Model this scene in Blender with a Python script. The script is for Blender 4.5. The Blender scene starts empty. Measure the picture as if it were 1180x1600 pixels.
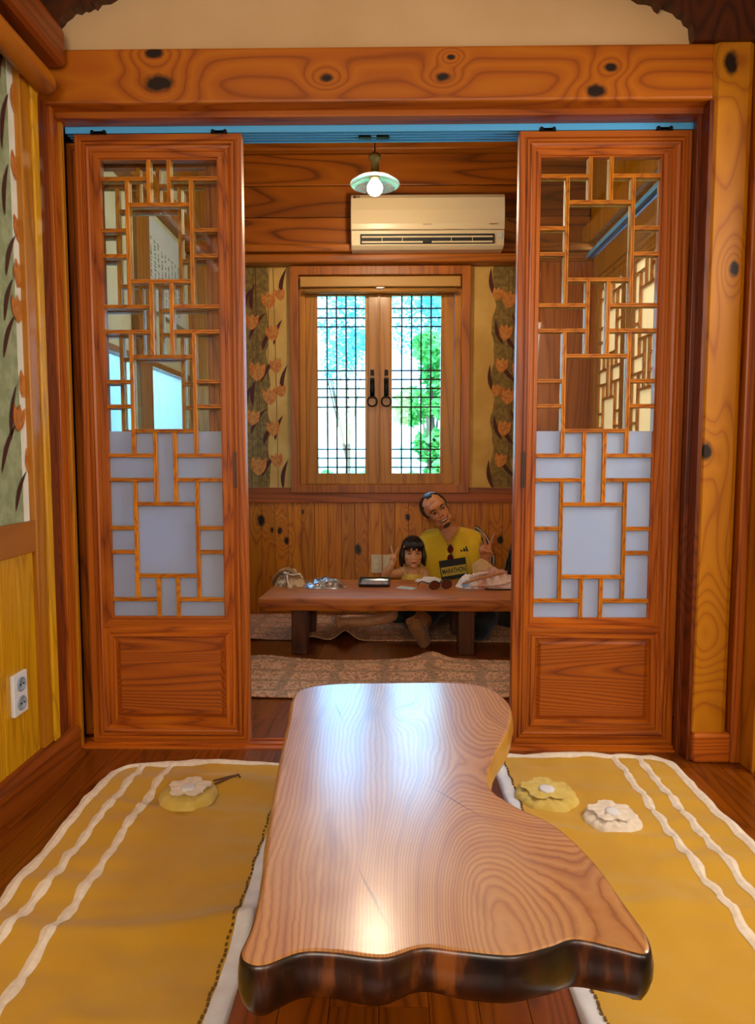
import bpy, bmesh, math, random
from mathutils import Vector, Matrix, noise
random.seed(7)
PI = math.pi
S = bpy.context.scene
C = bpy.context.scene.collection
# ------------------------------------------------------------------ camera, world, light, exposure
cam = bpy.data.cameras.new('camera'); cam.sensor_fit = 'HORIZONTAL'; cam.sensor_width = 36
cam.lens = 36 * 1080 / 1180; cam.clip_start = .02; cam.clip_end = 400
camo = bpy.data.objects.new('camera', cam); C.objects.link(camo)
camo.location = (0, 0, 1.01); camo.rotation_euler = (PI / 2 - math.radians(4.5), 0, math.radians(.9))
S.camera = camo
S.view_settings.view_transform = 'Standard'; S.view_settings.look = 'None'
S.view_settings.gamma = 1; S.view_settings.use_curve_mapping = False
S.view_settings.exposure = 0.45
W = bpy.data.worlds.new('sky'); S.world = W; W.use_nodes = True
wn = W.node_tree; wn.nodes.clear()
wo = wn.nodes.new('ShaderNodeOutputWorld'); wb = wn.nodes.new('ShaderNodeBackground')
tc = wn.nodes.new('ShaderNodeTexCoord'); nz = wn.nodes.new('ShaderNodeTexNoise'); nz.inputs['Scale'].default_value = 3
nz.inputs['Detail'].default_value = 5
cr = wn.nodes.new('ShaderNodeValToRGB'); cr.color_ramp.elements[0].color = (.10, .44, 1, 1); cr.color_ramp.elements[0].position = .35
cr.color_ramp.elements[1].color = (.42, .73, 1, 1); cr.color_ramp.elements[1].position = .62
wn.links.new(tc.outputs['Generated'], nz.inputs['Vector']); wn.links.new(nz.outputs['Fac'], cr.inputs['Fac'])
wn.links.new(cr.outputs['Color'], wb.inputs['Color']); wn.links.new(wb.outputs[0], wo.inputs[0])
wb.inputs['Strength'].default_value = 9.5

def lamp(name, kind, loc, aim, energy, col, size=(1, 1), **k):
    d = bpy.data.lights.new(name, kind); d.energy = energy; d.color = col
    if kind == 'AREA': d.shape = 'RECTANGLE'; d.size, d.size_y = size
    if kind == 'POINT': d.shadow_soft_size = size[0]
    if kind == 'SUN': d.angle = .02
    o = bpy.data.objects.new(name, d); C.objects.link(o); o.location = loc
    o.rotation_euler = (Vector(aim) - Vector(loc)).to_track_quat('-Z', 'Y').to_euler()
    return o
lamp('sun', 'SUN', (.5, -8, 12), (0, 6, 0), 5, (1, .96, .88))
lamp('fill_light_behind', 'AREA', (-.35, -1.3, 1.75), (-.05, 3.2, .7), 28, (1, .90, .76), (1.3, 1.1))  # added fill behind the camera; the rear wall has no window
lamp('side_doorway_light', 'AREA', (1.95, 1.6, 1.75), (-.2, 1.75, .4), 22, (1, .94, .84), (.8, .9))
lamp('fill_light_right', 'AREA', (1.1, -1.05, 1.6), (-.6, 1.7, .5), 12, (1, .93, .82), (.8, 1.0))  # added fill from behind right; no window in that wall
lamp('paper_window_light', 'AREA', (-1.75, 3.75, 1.6), (0, 3.7, .5), 170, (.72, .88, 1), (1.2, 1.2))
lamp('side_door_light', 'AREA', (1.9, 3.4, 1.4), (0, 3.3, .4), 190, (.80, .92, 1), (1.8, 1.8))

# ------------------------------------------------------------------ helpers
def lin(h):
    c = [int(h[i:i + 2], 16) / 255 for i in (0, 2, 4)]
    return tuple((x / 12.92 if x <= .04045 else ((x + .055) / 1.055) ** 2.4) for x in c) + (1,)
def tag(o, label=None, cat=None, group=None, kind=None):
    if label: o['label'] = label
    if cat: o['category'] = cat
    if group: o['group'] = group
    if kind: o['kind'] = kind
    return o
def empty(name, loc=(0, 0, 0), rz=0, **k):
    o = bpy.data.objects.new(name, None); C.objects.link(o); o.location = loc; o.rotation_euler = (0, 0, rz)
    o.empty_display_size = .05
    return tag(o, **k)
def mesh_from(bm, name, mats, smooth=False):
    me = bpy.data.meshes.new(name)
    bmesh.ops.recalc_face_normals(bm, faces=bm.faces)
    bm.to_mesh(me); bm.free()
    for m in (mats if isinstance(mats, (list, tuple)) else [mats]): me.materials.append(m)
    if smooth:
        for p in me.polygons: p.use_smooth = True
    return me
def obj(name, bm, mats, parent=None, smooth=False, bevel=0, **k):
    me = mesh_from(bm, name, mats, smooth) if isinstance(bm, bmesh.types.BMesh) else bm
    o = bpy.data.objects.new(name, me); C.objects.link(o); o.parent = parent
    if bevel:
        b = o.modifiers.new('bevel', 'BEVEL'); b.width = bevel; b.segments = 2; b.limit_method = 'ANGLE'
    return tag(o, **k)
def box(bm, x0, x1, y0, y1, z0, z1, mi=0):
    v = [bm.verts.new(p) for p in [(x0, y0, z0), (x1, y0, z0), (x1, y1, z0), (x0, y1, z0), (x0, y0, z1), (x1, y0, z1), (x1, y1, z1), (x0, y1, z1)]]
    for f in [(0, 3, 2, 1), (4, 5, 6, 7), (0, 1, 5, 4), (1, 2, 6, 5), (2, 3, 7, 6), (3, 0, 4, 7)]:
        bm.faces.new([v[i] for i in f]).material_index = mi
def B(name, x0, x1, y0, y1, z0, z1, m, parent=None, bevel=.002, **k):
    bm = bmesh.new(); box(bm, x0, x1, y0, y1, z0, z1)
    return obj(name, bm, m, parent, bevel=bevel, **k)
def ring_loft(bm, rings, cap=True, closed=True, mi=0):
    vr = [[bm.verts.new(p) for p in r] for r in rings]; n = len(rings[0])
    for a, b in zip(vr, vr[1:]):
        for i in range(n if closed else n - 1):
            j = (i + 1) % n; bm.faces.new((a[i], a[j], b[j], b[i])).material_index = mi if mi >= 0 else (i + 1) % 2
    if cap:
        bm.faces.new(vr[0][::-1]).material_index = mi; bm.faces.new(vr[-1]).material_index = mi
    return vr
def tube(bm, pts, rad, n=10, mi=0, cap=True, flat=1.0):
    pts = [Vector(p) for p in pts]; rings = []
    r = rad if isinstance(rad, (list, tuple)) else [rad] * len(pts)
    prev = None
    for i, p in enumerate(pts):
        t = (pts[min(i + 1, len(pts) - 1)] - pts[max(i - 1, 0)]).normalized()
        if prev is None:
            a = Vector((0, 0, 1)) if abs(t.z) < .9 else Vector((0, 1, 0)); u = t.cross(a).normalized()
        else:
            u = (prev - t * prev.dot(t)).normalized()
        w = t.cross(u); prev = u
        rings.append([p + (u * math.cos(2 * PI * k / n) + w * math.sin(2 * PI * k / n) * flat) * r[i] for k in range(n)])
    ring_loft(bm, rings, cap, True, mi)
def lathe(bm, prof, c=(0, 0, 0), n=24, mi=0, cap=True):
    ring_loft(bm, [[(c[0] + max(r, 1e-4) * math.cos(2 * PI * k / n), c[1] + max(r, 1e-4) * math.sin(2 * PI * k / n), c[2] + z) for k in range(n)] for r, z in prof], cap, True, mi)
def ell(bm, c, r, M=None, u=16, v=10, mi=0):
    mt = Matrix.Translation(c) @ (M if M else Matrix()) @ Matrix.Diagonal((r[0], r[1], r[2], 1))
    g = bmesh.ops.create_uvsphere(bm, u_segments=u, v_segments=v, radius=1, matrix=mt)
    for vv in g['verts']:
        for f in vv.link_faces: f.material_index = mi
def cap_(bm, p0, p1, r0, r1, n=12):
    p0, p1 = Vector(p0), Vector(p1)
    ell(bm, p0, (r0,) * 3, u=n, v=8); ell(bm, p1, (r1,) * 3, u=n, v=8)
    tube(bm, [p0, p1], [r0, r1], n)
def chain(bm, pts, rs, n=12):
    for a, b, ra, rb in zip(pts, pts[1:], rs, rs[1:]): cap_(bm, a, b, ra, rb, n)
def prism(bm, poly, y0, y1, mi=0):      # polygon in x,z extruded along y
    a = [bm.verts.new((x, y0, z)) for x, z in poly]; b = [bm.verts.new((x, y1, z)) for x, z in poly]
    bm.faces.new(a).material_index = mi; bm.faces.new(b[::-1]).material_index = mi
    n = len(poly)
    for i in range(n):
        j = (i + 1) % n; bm.faces.new((a[j], a[i], b[i], b[j])).material_index = mi
def remesh(o, vox, it=4):
    r = o.modifiers.new('remesh', 'REMESH'); r.mode = 'VOXEL'; r.voxel_size = vox; r.use_smooth_shade = True
    s = o.modifiers.new('smooth', 'SMOOTH'); s.factor = .5; s.iterations = it
def text_mesh(name, body, size, m, parent, loc, rot=(PI / 2, 0, 0), ext=.0008, sx=1, bold=0):
    cu = bpy.data.curves.new('t', 'FONT'); cu.body = body; cu.size = size; cu.extrude = ext; cu.align_x = 'CENTER'; cu.align_y = 'CENTER'
    cu.offset = bold; cu.resolution_u = 3
    t = bpy.data.objects.new('t', cu); C.objects.link(t)
    bpy.context.view_layer.update()
    me = bpy.data.meshes.new_from_object(t.evaluated_get(bpy.context.evaluated_depsgraph_get()))
    bpy.data.objects.remove(t); me.materials.clear(); me.materials.append(m)
    o = bpy.data.objects.new(name, me); C.objects.link(o); o.parent = parent; o.location = loc; o.rotation_euler = rot; o.scale = (sx, 1, 1)
    return o
def copy_tree(o, parent=None):
    c = o.copy(); C.objects.link(c)
    if parent: c.parent = parent; c.matrix_parent_inverse = o.matrix_parent_inverse
    for ch in list(o.children): copy_tree(ch, c)
    return c

# ------------------------------------------------------------------ materials
class NT:
    def __init__(s, name):
        s.m = bpy.data.materials.new(name); s.m.use_nodes = True; s.t = s.m.node_tree; s.t.nodes.clear()
        s.out = s.n('ShaderNodeOutputMaterial')
    def n(s, kind, **k):
        x = s.t.nodes.new(kind)
        for a, b in k.items(): setattr(x, a, b)
        return x
    def l(s, a, b): s.t.links.new(a, b)
    def val(s, sock, v):
        if hasattr(v, 'is_linked') or isinstance(v, bpy.types.NodeSocket): s.l(v, sock)
        else: sock.default_value = v
    def math(s, op, a, b=0.0, c=0.0):
        x = s.n('ShaderNodeMath', operation=op); s.val(x.inputs[0], a); s.val(x.inputs[1], b)
        s.val(x.inputs[2], c); return x.outputs[0]
    def vm(s, op, a, b):
        x = s.n('ShaderNodeVectorMath', operation=op); s.val(x.inputs[0], a); s.val(x.inputs[1], b); return x
    def noise(s, vec, scale, detail=2, rough=.5):
        x = s.n('ShaderNodeTexNoise'); s.l(vec, x.inputs['Vector']); x.inputs['Scale'].default_value = scale
        x.inputs['Detail'].default_value = detail; x.inputs['Roughness'].default_value = rough; return x.outputs['Fac']
    def ramp(s, fac, stops):
        x = s.n('ShaderNodeValToRGB'); e = x.color_ramp.elements
        while len(e) < len(stops): e.new(.5)
        for q, (p, c) in zip(e, stops): q.position = p; q.color = lin(c) if isinstance(c, str) else c
        s.l(fac, x.inputs['Fac']); return x.outputs['Color']
    def mix(s, fac, a, b, mode='MIX'):
        x = s.n('ShaderNodeMix', data_type='RGBA', blend_type=mode); s.val(x.inputs[0], fac); s.val(x.inputs[6], a); s.val(x.inputs[7], b); return x.outputs[2]
    def pbr(s, col, rough=.5, **k):
        p = s.n('ShaderNodeBsdfPrincipled'); s.val(p.inputs['Base Color'], col); s.val(p.inputs['Roughness'], rough)
        for a, b in k.items():
            s.val(p.inputs[a.replace('_', ' ')], b)
        s.l(p.outputs[0], s.out.inputs[0]); s.p = p; return p
    def bump(s, h, strength=.3, dist=.002):
        b = s.n('ShaderNodeBump'); b.inputs['Strength'].default_value = strength; b.inputs['Distance'].default_value = dist
        s.l(h, b.inputs['Height']); s.l(b.outputs[0], s.p.inputs['Normal'])

def plain(name, hexc, rough=.6, **k):
    t = NT(name); t.pbr(lin(hexc), rough, **k); return t.m
def wood(name, light, mid, dark, axis='Z', scale=5.0, stretch=.1, lines=16, knots=(), rough=.45, coat=.12, cr=.18, rand=True, dirt=.35, bump=.15, cloud='6b3a14', bumps=(), linear=None):
    """cathedral-grain timber: contour lines of a stretched noise field, knots bend the field"""
    t = NT(name); tcn = t.n('ShaderNodeTexCoord'); co = tcn.outputs['Object']
    src = co
    if rand:
        oi = t.n('ShaderNodeObjectInfo'); r = t.math('MULTIPLY', oi.outputs['Random'], 37.0)
        cb = t.n('ShaderNodeCombineXYZ'); [t.l(r, cb.inputs[i]) for i in range(3)]
        co = t.vm('ADD', co, cb.outputs[0]).outputs[0]
    sc = [1, 1, 1]; sc['XYZ'.index(axis)] = stretch
    sv = t.vm('MULTIPLY', co, tuple(sc)).outputs[0]
    f = t.noise(sv, scale, 1.5, .45)
    ff = t.math('MULTIPLY', f, lines * 2.0)
    if linear is not None:
        d = t.vm('DOT_PRODUCT', src, linear).outputs['Value']; ff = t.math('ADD', ff, d)
    kmask = None
    for (kx, ky, kz, kr) in knots:
        dv = t.vm('SUBTRACT', src, (kx, ky, kz)).outputs[0]
        ks = [1, 1, 1]; ks['XYZ'.index(axis)] = .62
        dv = t.vm('MULTIPLY', dv, tuple(ks))
        ln = t.n('ShaderNodeVectorMath', operation='LENGTH'); t.l(dv.outputs[0], ln.inputs[0])
        q = t.math('DIVIDE', ln.outputs['Value'], kr * 1.9); q = t.math('MULTIPLY', q, q); q = t.math('MULTIPLY', q, -1.0)
        g = t.math('EXPONENT', q); ff = t.math('ADD', ff, t.math('MULTIPLY', g, 3.0))
        wob = t.noise(src, 30, 2); ln2 = t.math('ADD', ln.outputs['Value'], t.math('MULTIPLY', t.math('SUBTRACT', wob, .5), kr * .6))
        mr = t.n('ShaderNodeMapRange'); t.l(ln2, mr.inputs[0]); mr.inputs[1].default_value = kr * .45; mr.inputs[2].default_value = kr * .85
        mr.inputs[3].default_value = 1; mr.inputs[4].default_value = 0
        kmask = mr.outputs[0] if kmask is None else t.math('MAXIMUM', kmask, mr.outputs[0])
    for (bx, by, bz, br, amp) in bumps:
        dv = t.vm('SUBTRACT', src, (bx, by, bz)); ln = t.n('ShaderNodeVectorMath', operation='LENGTH'); t.l(dv.outputs[0], ln.inputs[0])
        q = t.math('DIVIDE', ln.outputs['Value'], br); q = t.math('MULTIPLY', q, q); g = t.math('EXPONENT', t.math('MULTIPLY', q, -1.0))
        ff = t.math('ADD', ff, t.math('MULTIPLY', g, amp))
    fr = t.math('FRACT', ff)
    col = t.ramp(fr, [(0, dark), (.10, mid), (.55, light), (.85, mid), (1, dark)])
    fs = [60, 60, 60]; fs['XYZ'.index(axis)] = 1.2
    fib = t.noise(t.vm('MULTIPLY', co, tuple(fs)).outputs[0], 3, 2)
    col = t.mix(t.math('MULTIPLY', fib, .45), col, lin(mid))
    big = t.noise(sv, 2.2, 2); mr = t.n('ShaderNodeMapRange'); t.l(big, mr.inputs[0]); mr.inputs[1].default_value = .45; mr.inputs[2].default_value = .75; mr.inputs[4].default_value = dirt
    col = t.mix(mr.outputs[0], col, lin(cloud))
    if rand:
        hs = t.n('ShaderNodeHueSaturation'); t.l(col, hs.inputs['Color']); hs.inputs['Saturation'].default_value = 1
        v = t.math('MULTIPLY_ADD', oi.outputs['Random'], .3, .85); t.l(v, hs.inputs['Value']); col = hs.outputs['Color']
    h2 = t.n('ShaderNodeHueSaturation'); h2.inputs['Saturation'].default_value = 1.22; h2.inputs['Value'].default_value = .92; h2.inputs['Hue'].default_value = .506; t.l(col, h2.inputs['Color']); col = h2.outputs['Color']
    if kmask is not None: col = t.mix(kmask, col, lin('120600'))
    t.pbr(col, rough, Coat_Weight=coat, Coat_Roughness=cr)
    t.bump(fib, bump, .0012)
    return t.m

frame_v = wood('stained_pine_upright', 'c8681c', 'b0500f', '7a2c06', 'Z', 6, .06, 10)
frame_h = wood('stained_pine_level', 'c8681c', 'b0500f', '7a2c06', 'X', 6, .06, 10)
lat_m = wood('lattice_pine', 'e0964a', 'c87830', 'a04e16', 'Z', 14, .3, 5, dirt=.15)
lat_x = wood('lattice_pine_level', 'd88a40', 'c07028', '9a4814', 'X', 14, .3, 5, dirt=.15)
lat_lit = wood('lit_rear_lattice', 'ecd098', 'e0bc7c', 'c89450', 'Z', 14, .3, 4, dirt=.1, cloud='d0a060')  # paler wood tone stands for window light on the rear bars
panel_m = wood('door_panel_pine', 'b85c18', '9c4610', '6c2806', 'X', 5, .05, 22)
plank_l = wood('yellow_lit_pine_plank', 'dfb06a', 'd4a054', 'b07c38', 'Z', 9, .1, 7, dirt=.12, cloud='c89048')  # lighter yellow puts the light on the left wall into the colour
plank_b = wood('amber_pine_plank', 'd0823a', 'bd6a22', '8a3e0c', 'Z', 9, .1, 7, dirt=.45, cloud='9a4a12')
KB = [(-.821, 4.43, .607, .036), (-.702, 4.43, .536, .024), (-.657, 4.43, .474, .024), (-.752, 4.43, .544, .015), (-.552, 4.43, .661, .014), (-.194, 4.43, .421, .032), (.124, 4.43, .629, .022), (.72, 4.43, .48, .03)]
plank_k = wood('knotty_pine_plank', 'd0823a', 'bd6a22', '8a3e0c', 'Z', 9, .1, 7, dirt=.45, cloud='9a4a12', knots=KB)
beam_m = wood('knotty_pine_beam', 'cc7424', 'b85c14', '8a3e10', 'X', 5, .10, 6, rand=False, dirt=.4, cloud='8a3e0c',
              knots=[(-.716, 2.25, 2.178, .04), (-.734, 2.25, 2.268, .025), (-.195, 2.25, 2.189, .02), (.168, 2.25, 2.19, .02), (.193, 2.25, 2.248, .012), (.687, 2.25, 2.214, .02), (.643, 2.25, 2.145, .03)])
post_m = wood('knotty_pine_post', 'd08a34', 'c27a26', 'a05418', 'Z', 6, .14, 6, rand=False, dirt=.25, cloud='a85a18',
              knots=[(1.055, 2.25, 2.224, .034), (1.091, 2.25, 1.603, .022), (1.022, 2.25, 1.031, .028), (1.15, 2.25, 1.68, .012)], bumps=[(1.06, 2.25, .42, .16, 6)])
jamb_m = wood('dark_pine_jamb', '843608', '702a06', '3e1204', 'Z', 7, .07, 12, rand=False, dirt=.3, cloud='5a1c06', bumps=[(1.0, 2.3, .65, .12, 4), (-1.08, 2.3, .8, .12, 4)])
dark_w = wood('dark_aged_board', 'ac5c20', '964a16', '4e200a', 'X', 4, .12, 6, dirt=.75, cloud='4a1c08',
              knots=[])
floor_m = wood('red_brown_floor_board', '8e4a22', '7a3a18', '55240e', 'Y', 7, .06, 10, rough=.28, coat=.3, dirt=.3)
bracket_m = wood('dark_bracket_timber', '5c240a', '481806', '240a02', 'Z', 5, .3, 6, dirt=.5, cloud='1a0602')
ftab_m = wood('far_table_wood', 'cf7c40', 'b8612a', '84380f', 'X', 6, .12, 9, rand=False, rough=.5, coat=1, cr=.6)
tan_w = wood('window_pine', 'bd7a2a', 'ad6a20', '8c4e12', 'Z', 6, .06, 7, dirt=.15)
red_w = wood('red_rail_pine', 'a84c14', '94400e', '6a2808', 'X', 5, .06, 9, dirt=.2)

def slab_material():
    t = NT('lacquered_burl_slab'); co = t.n('ShaderNodeTexCoord').outputs['Object']
    sep = t.n('ShaderNodeSeparateXYZ'); t.l(co, sep.inputs[0])
    warp = t.noise(t.vm('MULTIPLY', co, (1, .28, 1)).outputs[0], 3.6, 3, .5)
    ph = t.math('MULTIPLY', sep.outputs['X'], 30.0)
    ph = t.math('ADD', ph, t.math('MULTIPLY', warp, 5.0))
    # grain follows the hollow on the right side, then fans round the burl of the near lobe
    for bx, by, sx, sy, br, amp in [(.33, 1.42, 1.1, .8, .17, -5.5), (.14, .92, 1.35, .45, .17, 7.5), (.03, 1.80, 1, .6, .05, 2.2)]:
        dv = t.vm('MULTIPLY', t.vm('SUBTRACT', co, (bx, by, .33)).outputs[0], (sx, sy, 0)); ln = t.n('ShaderNodeVectorMath', operation='LENGTH'); t.l(dv.outputs[0], ln.inputs[0])
        q = t.math('DIVIDE', ln.outputs['Value'], br); q = t.math('MULTIPLY', q, q); ph = t.math('ADD', ph, t.math('MULTIPLY', t.math('EXPONENT', t.math('MULTIPLY', q, -1.0)), amp))
    ph = t.math('ADD', ph, t.math('MULTIPLY', t.noise(co, 40, 2), .16))
    fine = t.math('FRACT', t.math('MULTIPLY', ph, 3.2))
    col = t.ramp(fine, [(0, '9c602c'), (.2, 'c48648'), (.6, 'cf9858'), (.88, 'ba7a3e'), (1, '9c602c')])
    cc = t.n('ShaderNodeCombineXYZ'); t.l(t.math('MULTIPLY', ph, .5), cc.inputs[0])
    b2 = t.noise(cc.outputs[0], 2.2, 3)
    mr = t.n('ShaderNodeMapRange'); t.l(b2, mr.inputs[0]); mr.inputs[1].default_value = .47; mr.inputs[2].default_value = .72; mr.inputs[4].default_value = .75
    col = t.mix(mr.outputs[0], col, lin('9a5a36'))
    pale = t.noise(t.vm('MULTIPLY', co, (1, .4, 1)).outputs[0], 3.5, 3)
    mr = t.n('ShaderNodeMapRange'); t.l(pale, mr.inputs[0]); mr.inputs[1].default_value = .5; mr.inputs[2].default_value = .75; mr.inputs[4].default_value = .5
    col = t.mix(mr.outputs[0], col, lin('dcb894'))
    rd = t.noise(t.vm('MULTIPLY', co, (1, .2, 1)).outputs[0], 6, 4, .6)
    mr = t.n('ShaderNodeMapRange'); t.l(rd, mr.inputs[0]); mr.inputs[1].default_value = .56; mr.inputs[2].default_value = .72; mr.inputs[4].default_value = .8
    col = t.mix(mr.outputs[0], col, lin('84462a'))
    for cx, cy, cw, cl, sl_ in [(-.022, 1.02, .0035, .10, .32), (-.13, 1.8, .003, .09, .25), (.06, 1.86, .004, .04, -.8), (.13, 1.33, .0028, .10, .75)]:
        dv = t.vm('SUBTRACT', co, (cx, cy, .33)).outputs[0]; s2 = t.n('ShaderNodeSeparateXYZ'); t.l(dv, s2.inputs[0])
        wv = t.math('ADD', s2.outputs['X'], t.math('MULTIPLY', s2.outputs['Y'], sl_)); wv = t.math('ADD', wv, t.math('MULTIPLY', t.math('SUBTRACT', t.noise(co, 14, 2), .5), .014))
        e = t.math('ADD', t.math('ABSOLUTE', t.math('DIVIDE', wv, cw)), t.math('MULTIPLY', t.math('ABSOLUTE', t.math('DIVIDE', s2.outputs['Y'], cl)), 1.0))
        k = t.n('ShaderNodeMapRange'); t.l(e, k.inputs[0]); k.inputs[1].default_value = .6; k.inputs[2].default_value = 1.1; k.inputs[3].default_value = .8; k.inputs[4].default_value = 0
        col = t.mix(k.outputs[0], col, lin('5a2410'))
    t.pbr(col, .36, Coat_Weight=1.0, Coat_Roughness=.2, Specular_IOR_Level=1.0)
    t.bump(fine, .04, .0005)
    return t.m
slab_m = slab_material()
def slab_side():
    t = NT('shaded_live_edge'); co = t.n('ShaderNodeTexCoord').outputs['Object']
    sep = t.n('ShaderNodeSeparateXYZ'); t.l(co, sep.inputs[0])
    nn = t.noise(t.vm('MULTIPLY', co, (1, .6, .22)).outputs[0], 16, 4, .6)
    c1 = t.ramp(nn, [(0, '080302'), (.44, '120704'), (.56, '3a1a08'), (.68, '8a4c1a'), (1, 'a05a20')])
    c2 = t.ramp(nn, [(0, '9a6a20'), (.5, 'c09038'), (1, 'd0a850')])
    mr = t.n('ShaderNodeMapRange'); t.l(sep.outputs['Y'], mr.inputs[0]); mr.inputs[1].default_value = .96; mr.inputs[2].default_value = 1.15  # towards the near end the colour darkens to stand for shade
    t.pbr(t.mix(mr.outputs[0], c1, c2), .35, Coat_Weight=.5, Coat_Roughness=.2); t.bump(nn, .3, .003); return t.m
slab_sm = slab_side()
def fabric(name, c1, c2, scale=14, rough=.9, fine=500):
    t = NT(name); co = t.n('ShaderNodeTexCoord').outputs['Object']
    col = t.ramp(t.noise(co, scale, 3), [(.3, c1), (.7, c2)]); t.pbr(col, rough, Sheen_Weight=.2); t.bump(t.noise(co, fine, 1), .3, .001); return t.m
yel = fabric('mustard_cotton', 'c4941a', 'd0a228', 3)
lace = fabric('cream_lace', 'e0d2bc', 'f0e6d6', 60)
lacew = fabric('white_cotton_edge', 'd6d8e0', 'eceef2', 20)
petal_y = fabric('pale_yellow_applique', 'd0b048', 'dcc66c', 30)
cream = fabric('cream_plaster', 'c8a676', 'd4b488', 3)
def damask():
    t = NT('damask_rug'); co = t.n('ShaderNodeTexCoord').outputs['Object']
    v = t.n('ShaderNodeTexVoronoi', feature='DISTANCE_TO_EDGE'); t.l(t.vm('MULTIPLY', co, (1, 1.6, 1)).outputs[0], v.inputs['Vector']); v.inputs['Scale'].default_value = 4.5; v.inputs['Randomness'].default_value = .15
    w = t.n('ShaderNodeTexWave', wave_type='RINGS', rings_direction='SPHERICAL'); t.l(co, w.inputs['Vector']); w.inputs['Scale'].default_value = 7; w.inputs['Distortion'].default_value = 14; w.inputs['Detail'].default_value = 3; w.inputs['Detail Scale'].default_value = 4
    c = t.ramp(w.outputs['Fac'], [(0, '8a6448'), (.28, 'd09c74'), (1, 'dcac84')])
    e = t.ramp(v.outputs['Distance'], [(0, (1, 1, 1, 1)), (.09, (1, 1, 1, 1)), (.12, (0, 0, 0, 1))])
    col = t.mix(t.math('MULTIPLY', e, .6), c, lin('8e7456')); t.pbr(col, .85); t.bump(w.outputs['Fac'], .3, .002); return t.m
damask_m = damask()
def two_tone(name, a, b, scale=20, rough=.85, d=3, lo=.4, hi=.6):
    t = NT(name); co = t.n('ShaderNodeTexCoord').outputs['Object']; t.pbr(t.ramp(t.noise(co, scale, d), [(lo, a), (hi, b)]), rough); return t.m
gold_paper = two_tone('gold_wallpaper', 'b98f45', 'c9a256', 4)
olive_paper = two_tone('olive_wallpaper_band', '6a5424', '84682e', 40)
green_paper = two_tone('green_wallpaper', '8a9874', 'a0ac88', 25)
pale_paper = two_tone('pale_wallpaper', 'd8dcc4', 'e2e6d4', 5)
strip_paper = two_tone('white_wallpaper_strip', 'd8dcd0', 'e6eae2', 5)
leaf_dk = plain('print_dark_leaf', '451508', .8); tulip_m = two_tone('print_tulip', 'b06020', 'c87c30', 60); tulip2 = two_tone('print_tulip_pale', 'a8662a', 'c08038', 50)
vine_m = plain('print_stem', '4a3418', .8)
def pane_mat():
    t = NT('clear_glass'); tr = t.n('ShaderNodeBsdfTransparent'); tr.inputs[0].default_value = (.95, .98, .97, 1)
    g = t.n('ShaderNodeBsdfGlossy'); g.inputs['Roughness'].default_value = .02
    fr = t.n('ShaderNodeFresnel'); fr.inputs[0].default_value = 1.5; mx = t.n('ShaderNodeMixShader')
    t.l(fr.outputs[0], mx.inputs[0]); t.l(tr.outputs[0], mx.inputs[1]); t.l(g.outputs[0], mx.inputs[2]); t.l(mx.outputs[0], t.out.inputs[0]); return t.m
glass = pane_mat()
def frost(name, col, wd=.45, rough=.9):
    t = NT(name); d = t.n('ShaderNodeBsdfDiffuse'); d.inputs[0].default_value = col; tl = t.n('ShaderNodeBsdfTranslucent'); tl.inputs[0].default_value = col
    mx = t.n('ShaderNodeMixShader'); mx.inputs[0].default_value = 1 - wd; t.l(d.outputs[0], mx.inputs[1]); t.l(tl.outputs[0], mx.inputs[2])
    rf = t.n('ShaderNodeBsdfRefraction'); rf.inputs['IOR'].default_value = 1.02; rf.inputs['Roughness'].default_value = .45; rf.inputs[0].default_value = col
    m2 = t.n('ShaderNodeMixShader'); m2.inputs[0].default_value = .3; t.l(mx.outputs[0], m2.inputs[1]); t.l(rf.outputs[0], m2.inputs[2])
    t.l(m2.outputs[0], t.out.inputs[0]); return t.m
frosted = frost('frosted_film', (.74, .84, 1, 1))
hanji = frost('hanji_paper', (.25, .32, .37, 1), .35)
hanji_t = frost('tan_hanji_paper', (.34, .25, .16, 1), .35)
black = plain('black_iron', '0c0b0a', .45, Metallic=.6)
dark_bar = plain('dark_window_bar', '1c2012', .7)
alu = plain('daylight_blue_aluminium', '58b8fa', .4)  # blue daylight reflected by the metal is put into its colour
void_m = plain('dark_recess', '0a0503', .9)

# ------------------------------------------------------------------ floor
fl = B('floor', -1.4, 1.6, -1.6, 4.5, -.08, -.012, void_m, kind='structure', bevel=0)
w_ = .092; x = -1.1; i = 0
plank_mesh = {}
def plank_piece(L, m=floor_m):
    k = (round(L, 3), m.name)
    if k not in plank_mesh:
        bm = bmesh.new(); box(bm, -w_ / 2 + .0007, w_ / 2 - .0007, 0, L - .0014, -.012, 0)
        plank_mesh[k] = mesh_from(bm, 'plank', m)
    return plank_mesh[k]
def floor_rows(x0, x1, y0, y1, L=.8):
    x = x0 + w_ / 2
    while x < x1 + w_ / 2:
        y = y0; first = random.choice([.2, .4, .6, .8])
        while y < y1 - .001:
            l = min(first if y == y0 else L, y1 - y); l = max(round(l, 3), .02)
            o = bpy.data.objects.new('plank', plank_piece(l)); C.objects.link(o); o.parent = fl; o.location = (x, y, 0); y += l
        x += w_
floor_rows(-1.12, 1.28, .4, 2.32); floor_rows(-1.27, 1.27, 2.40, 4.46)
tr = obj('trim_1', (lambda bm: (box(bm, -1.12, 1.2, 2.32, 2.40, -.012, .006), box(bm, -1.06, 1.03, 2.345, 2.352, .006, .012), box(bm, -1.06, 1.03, 2.385, 2.392, .006, .012), bm)[-1])(bmesh.new()), frame_h, kind='structure', bevel=.001)
# near-room shell: ceiling and rear wall (unseen, closes the room)
B('ceiling', -1.3, 1.6, -1.6, 2.35, 2.62, 2.7, cream, kind='structure', bevel=0)
B('wall_rear', -1.3, 1.6, -1.62, -1.55, 0, 2.62, cream, kind='structure', bevel=0)

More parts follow.
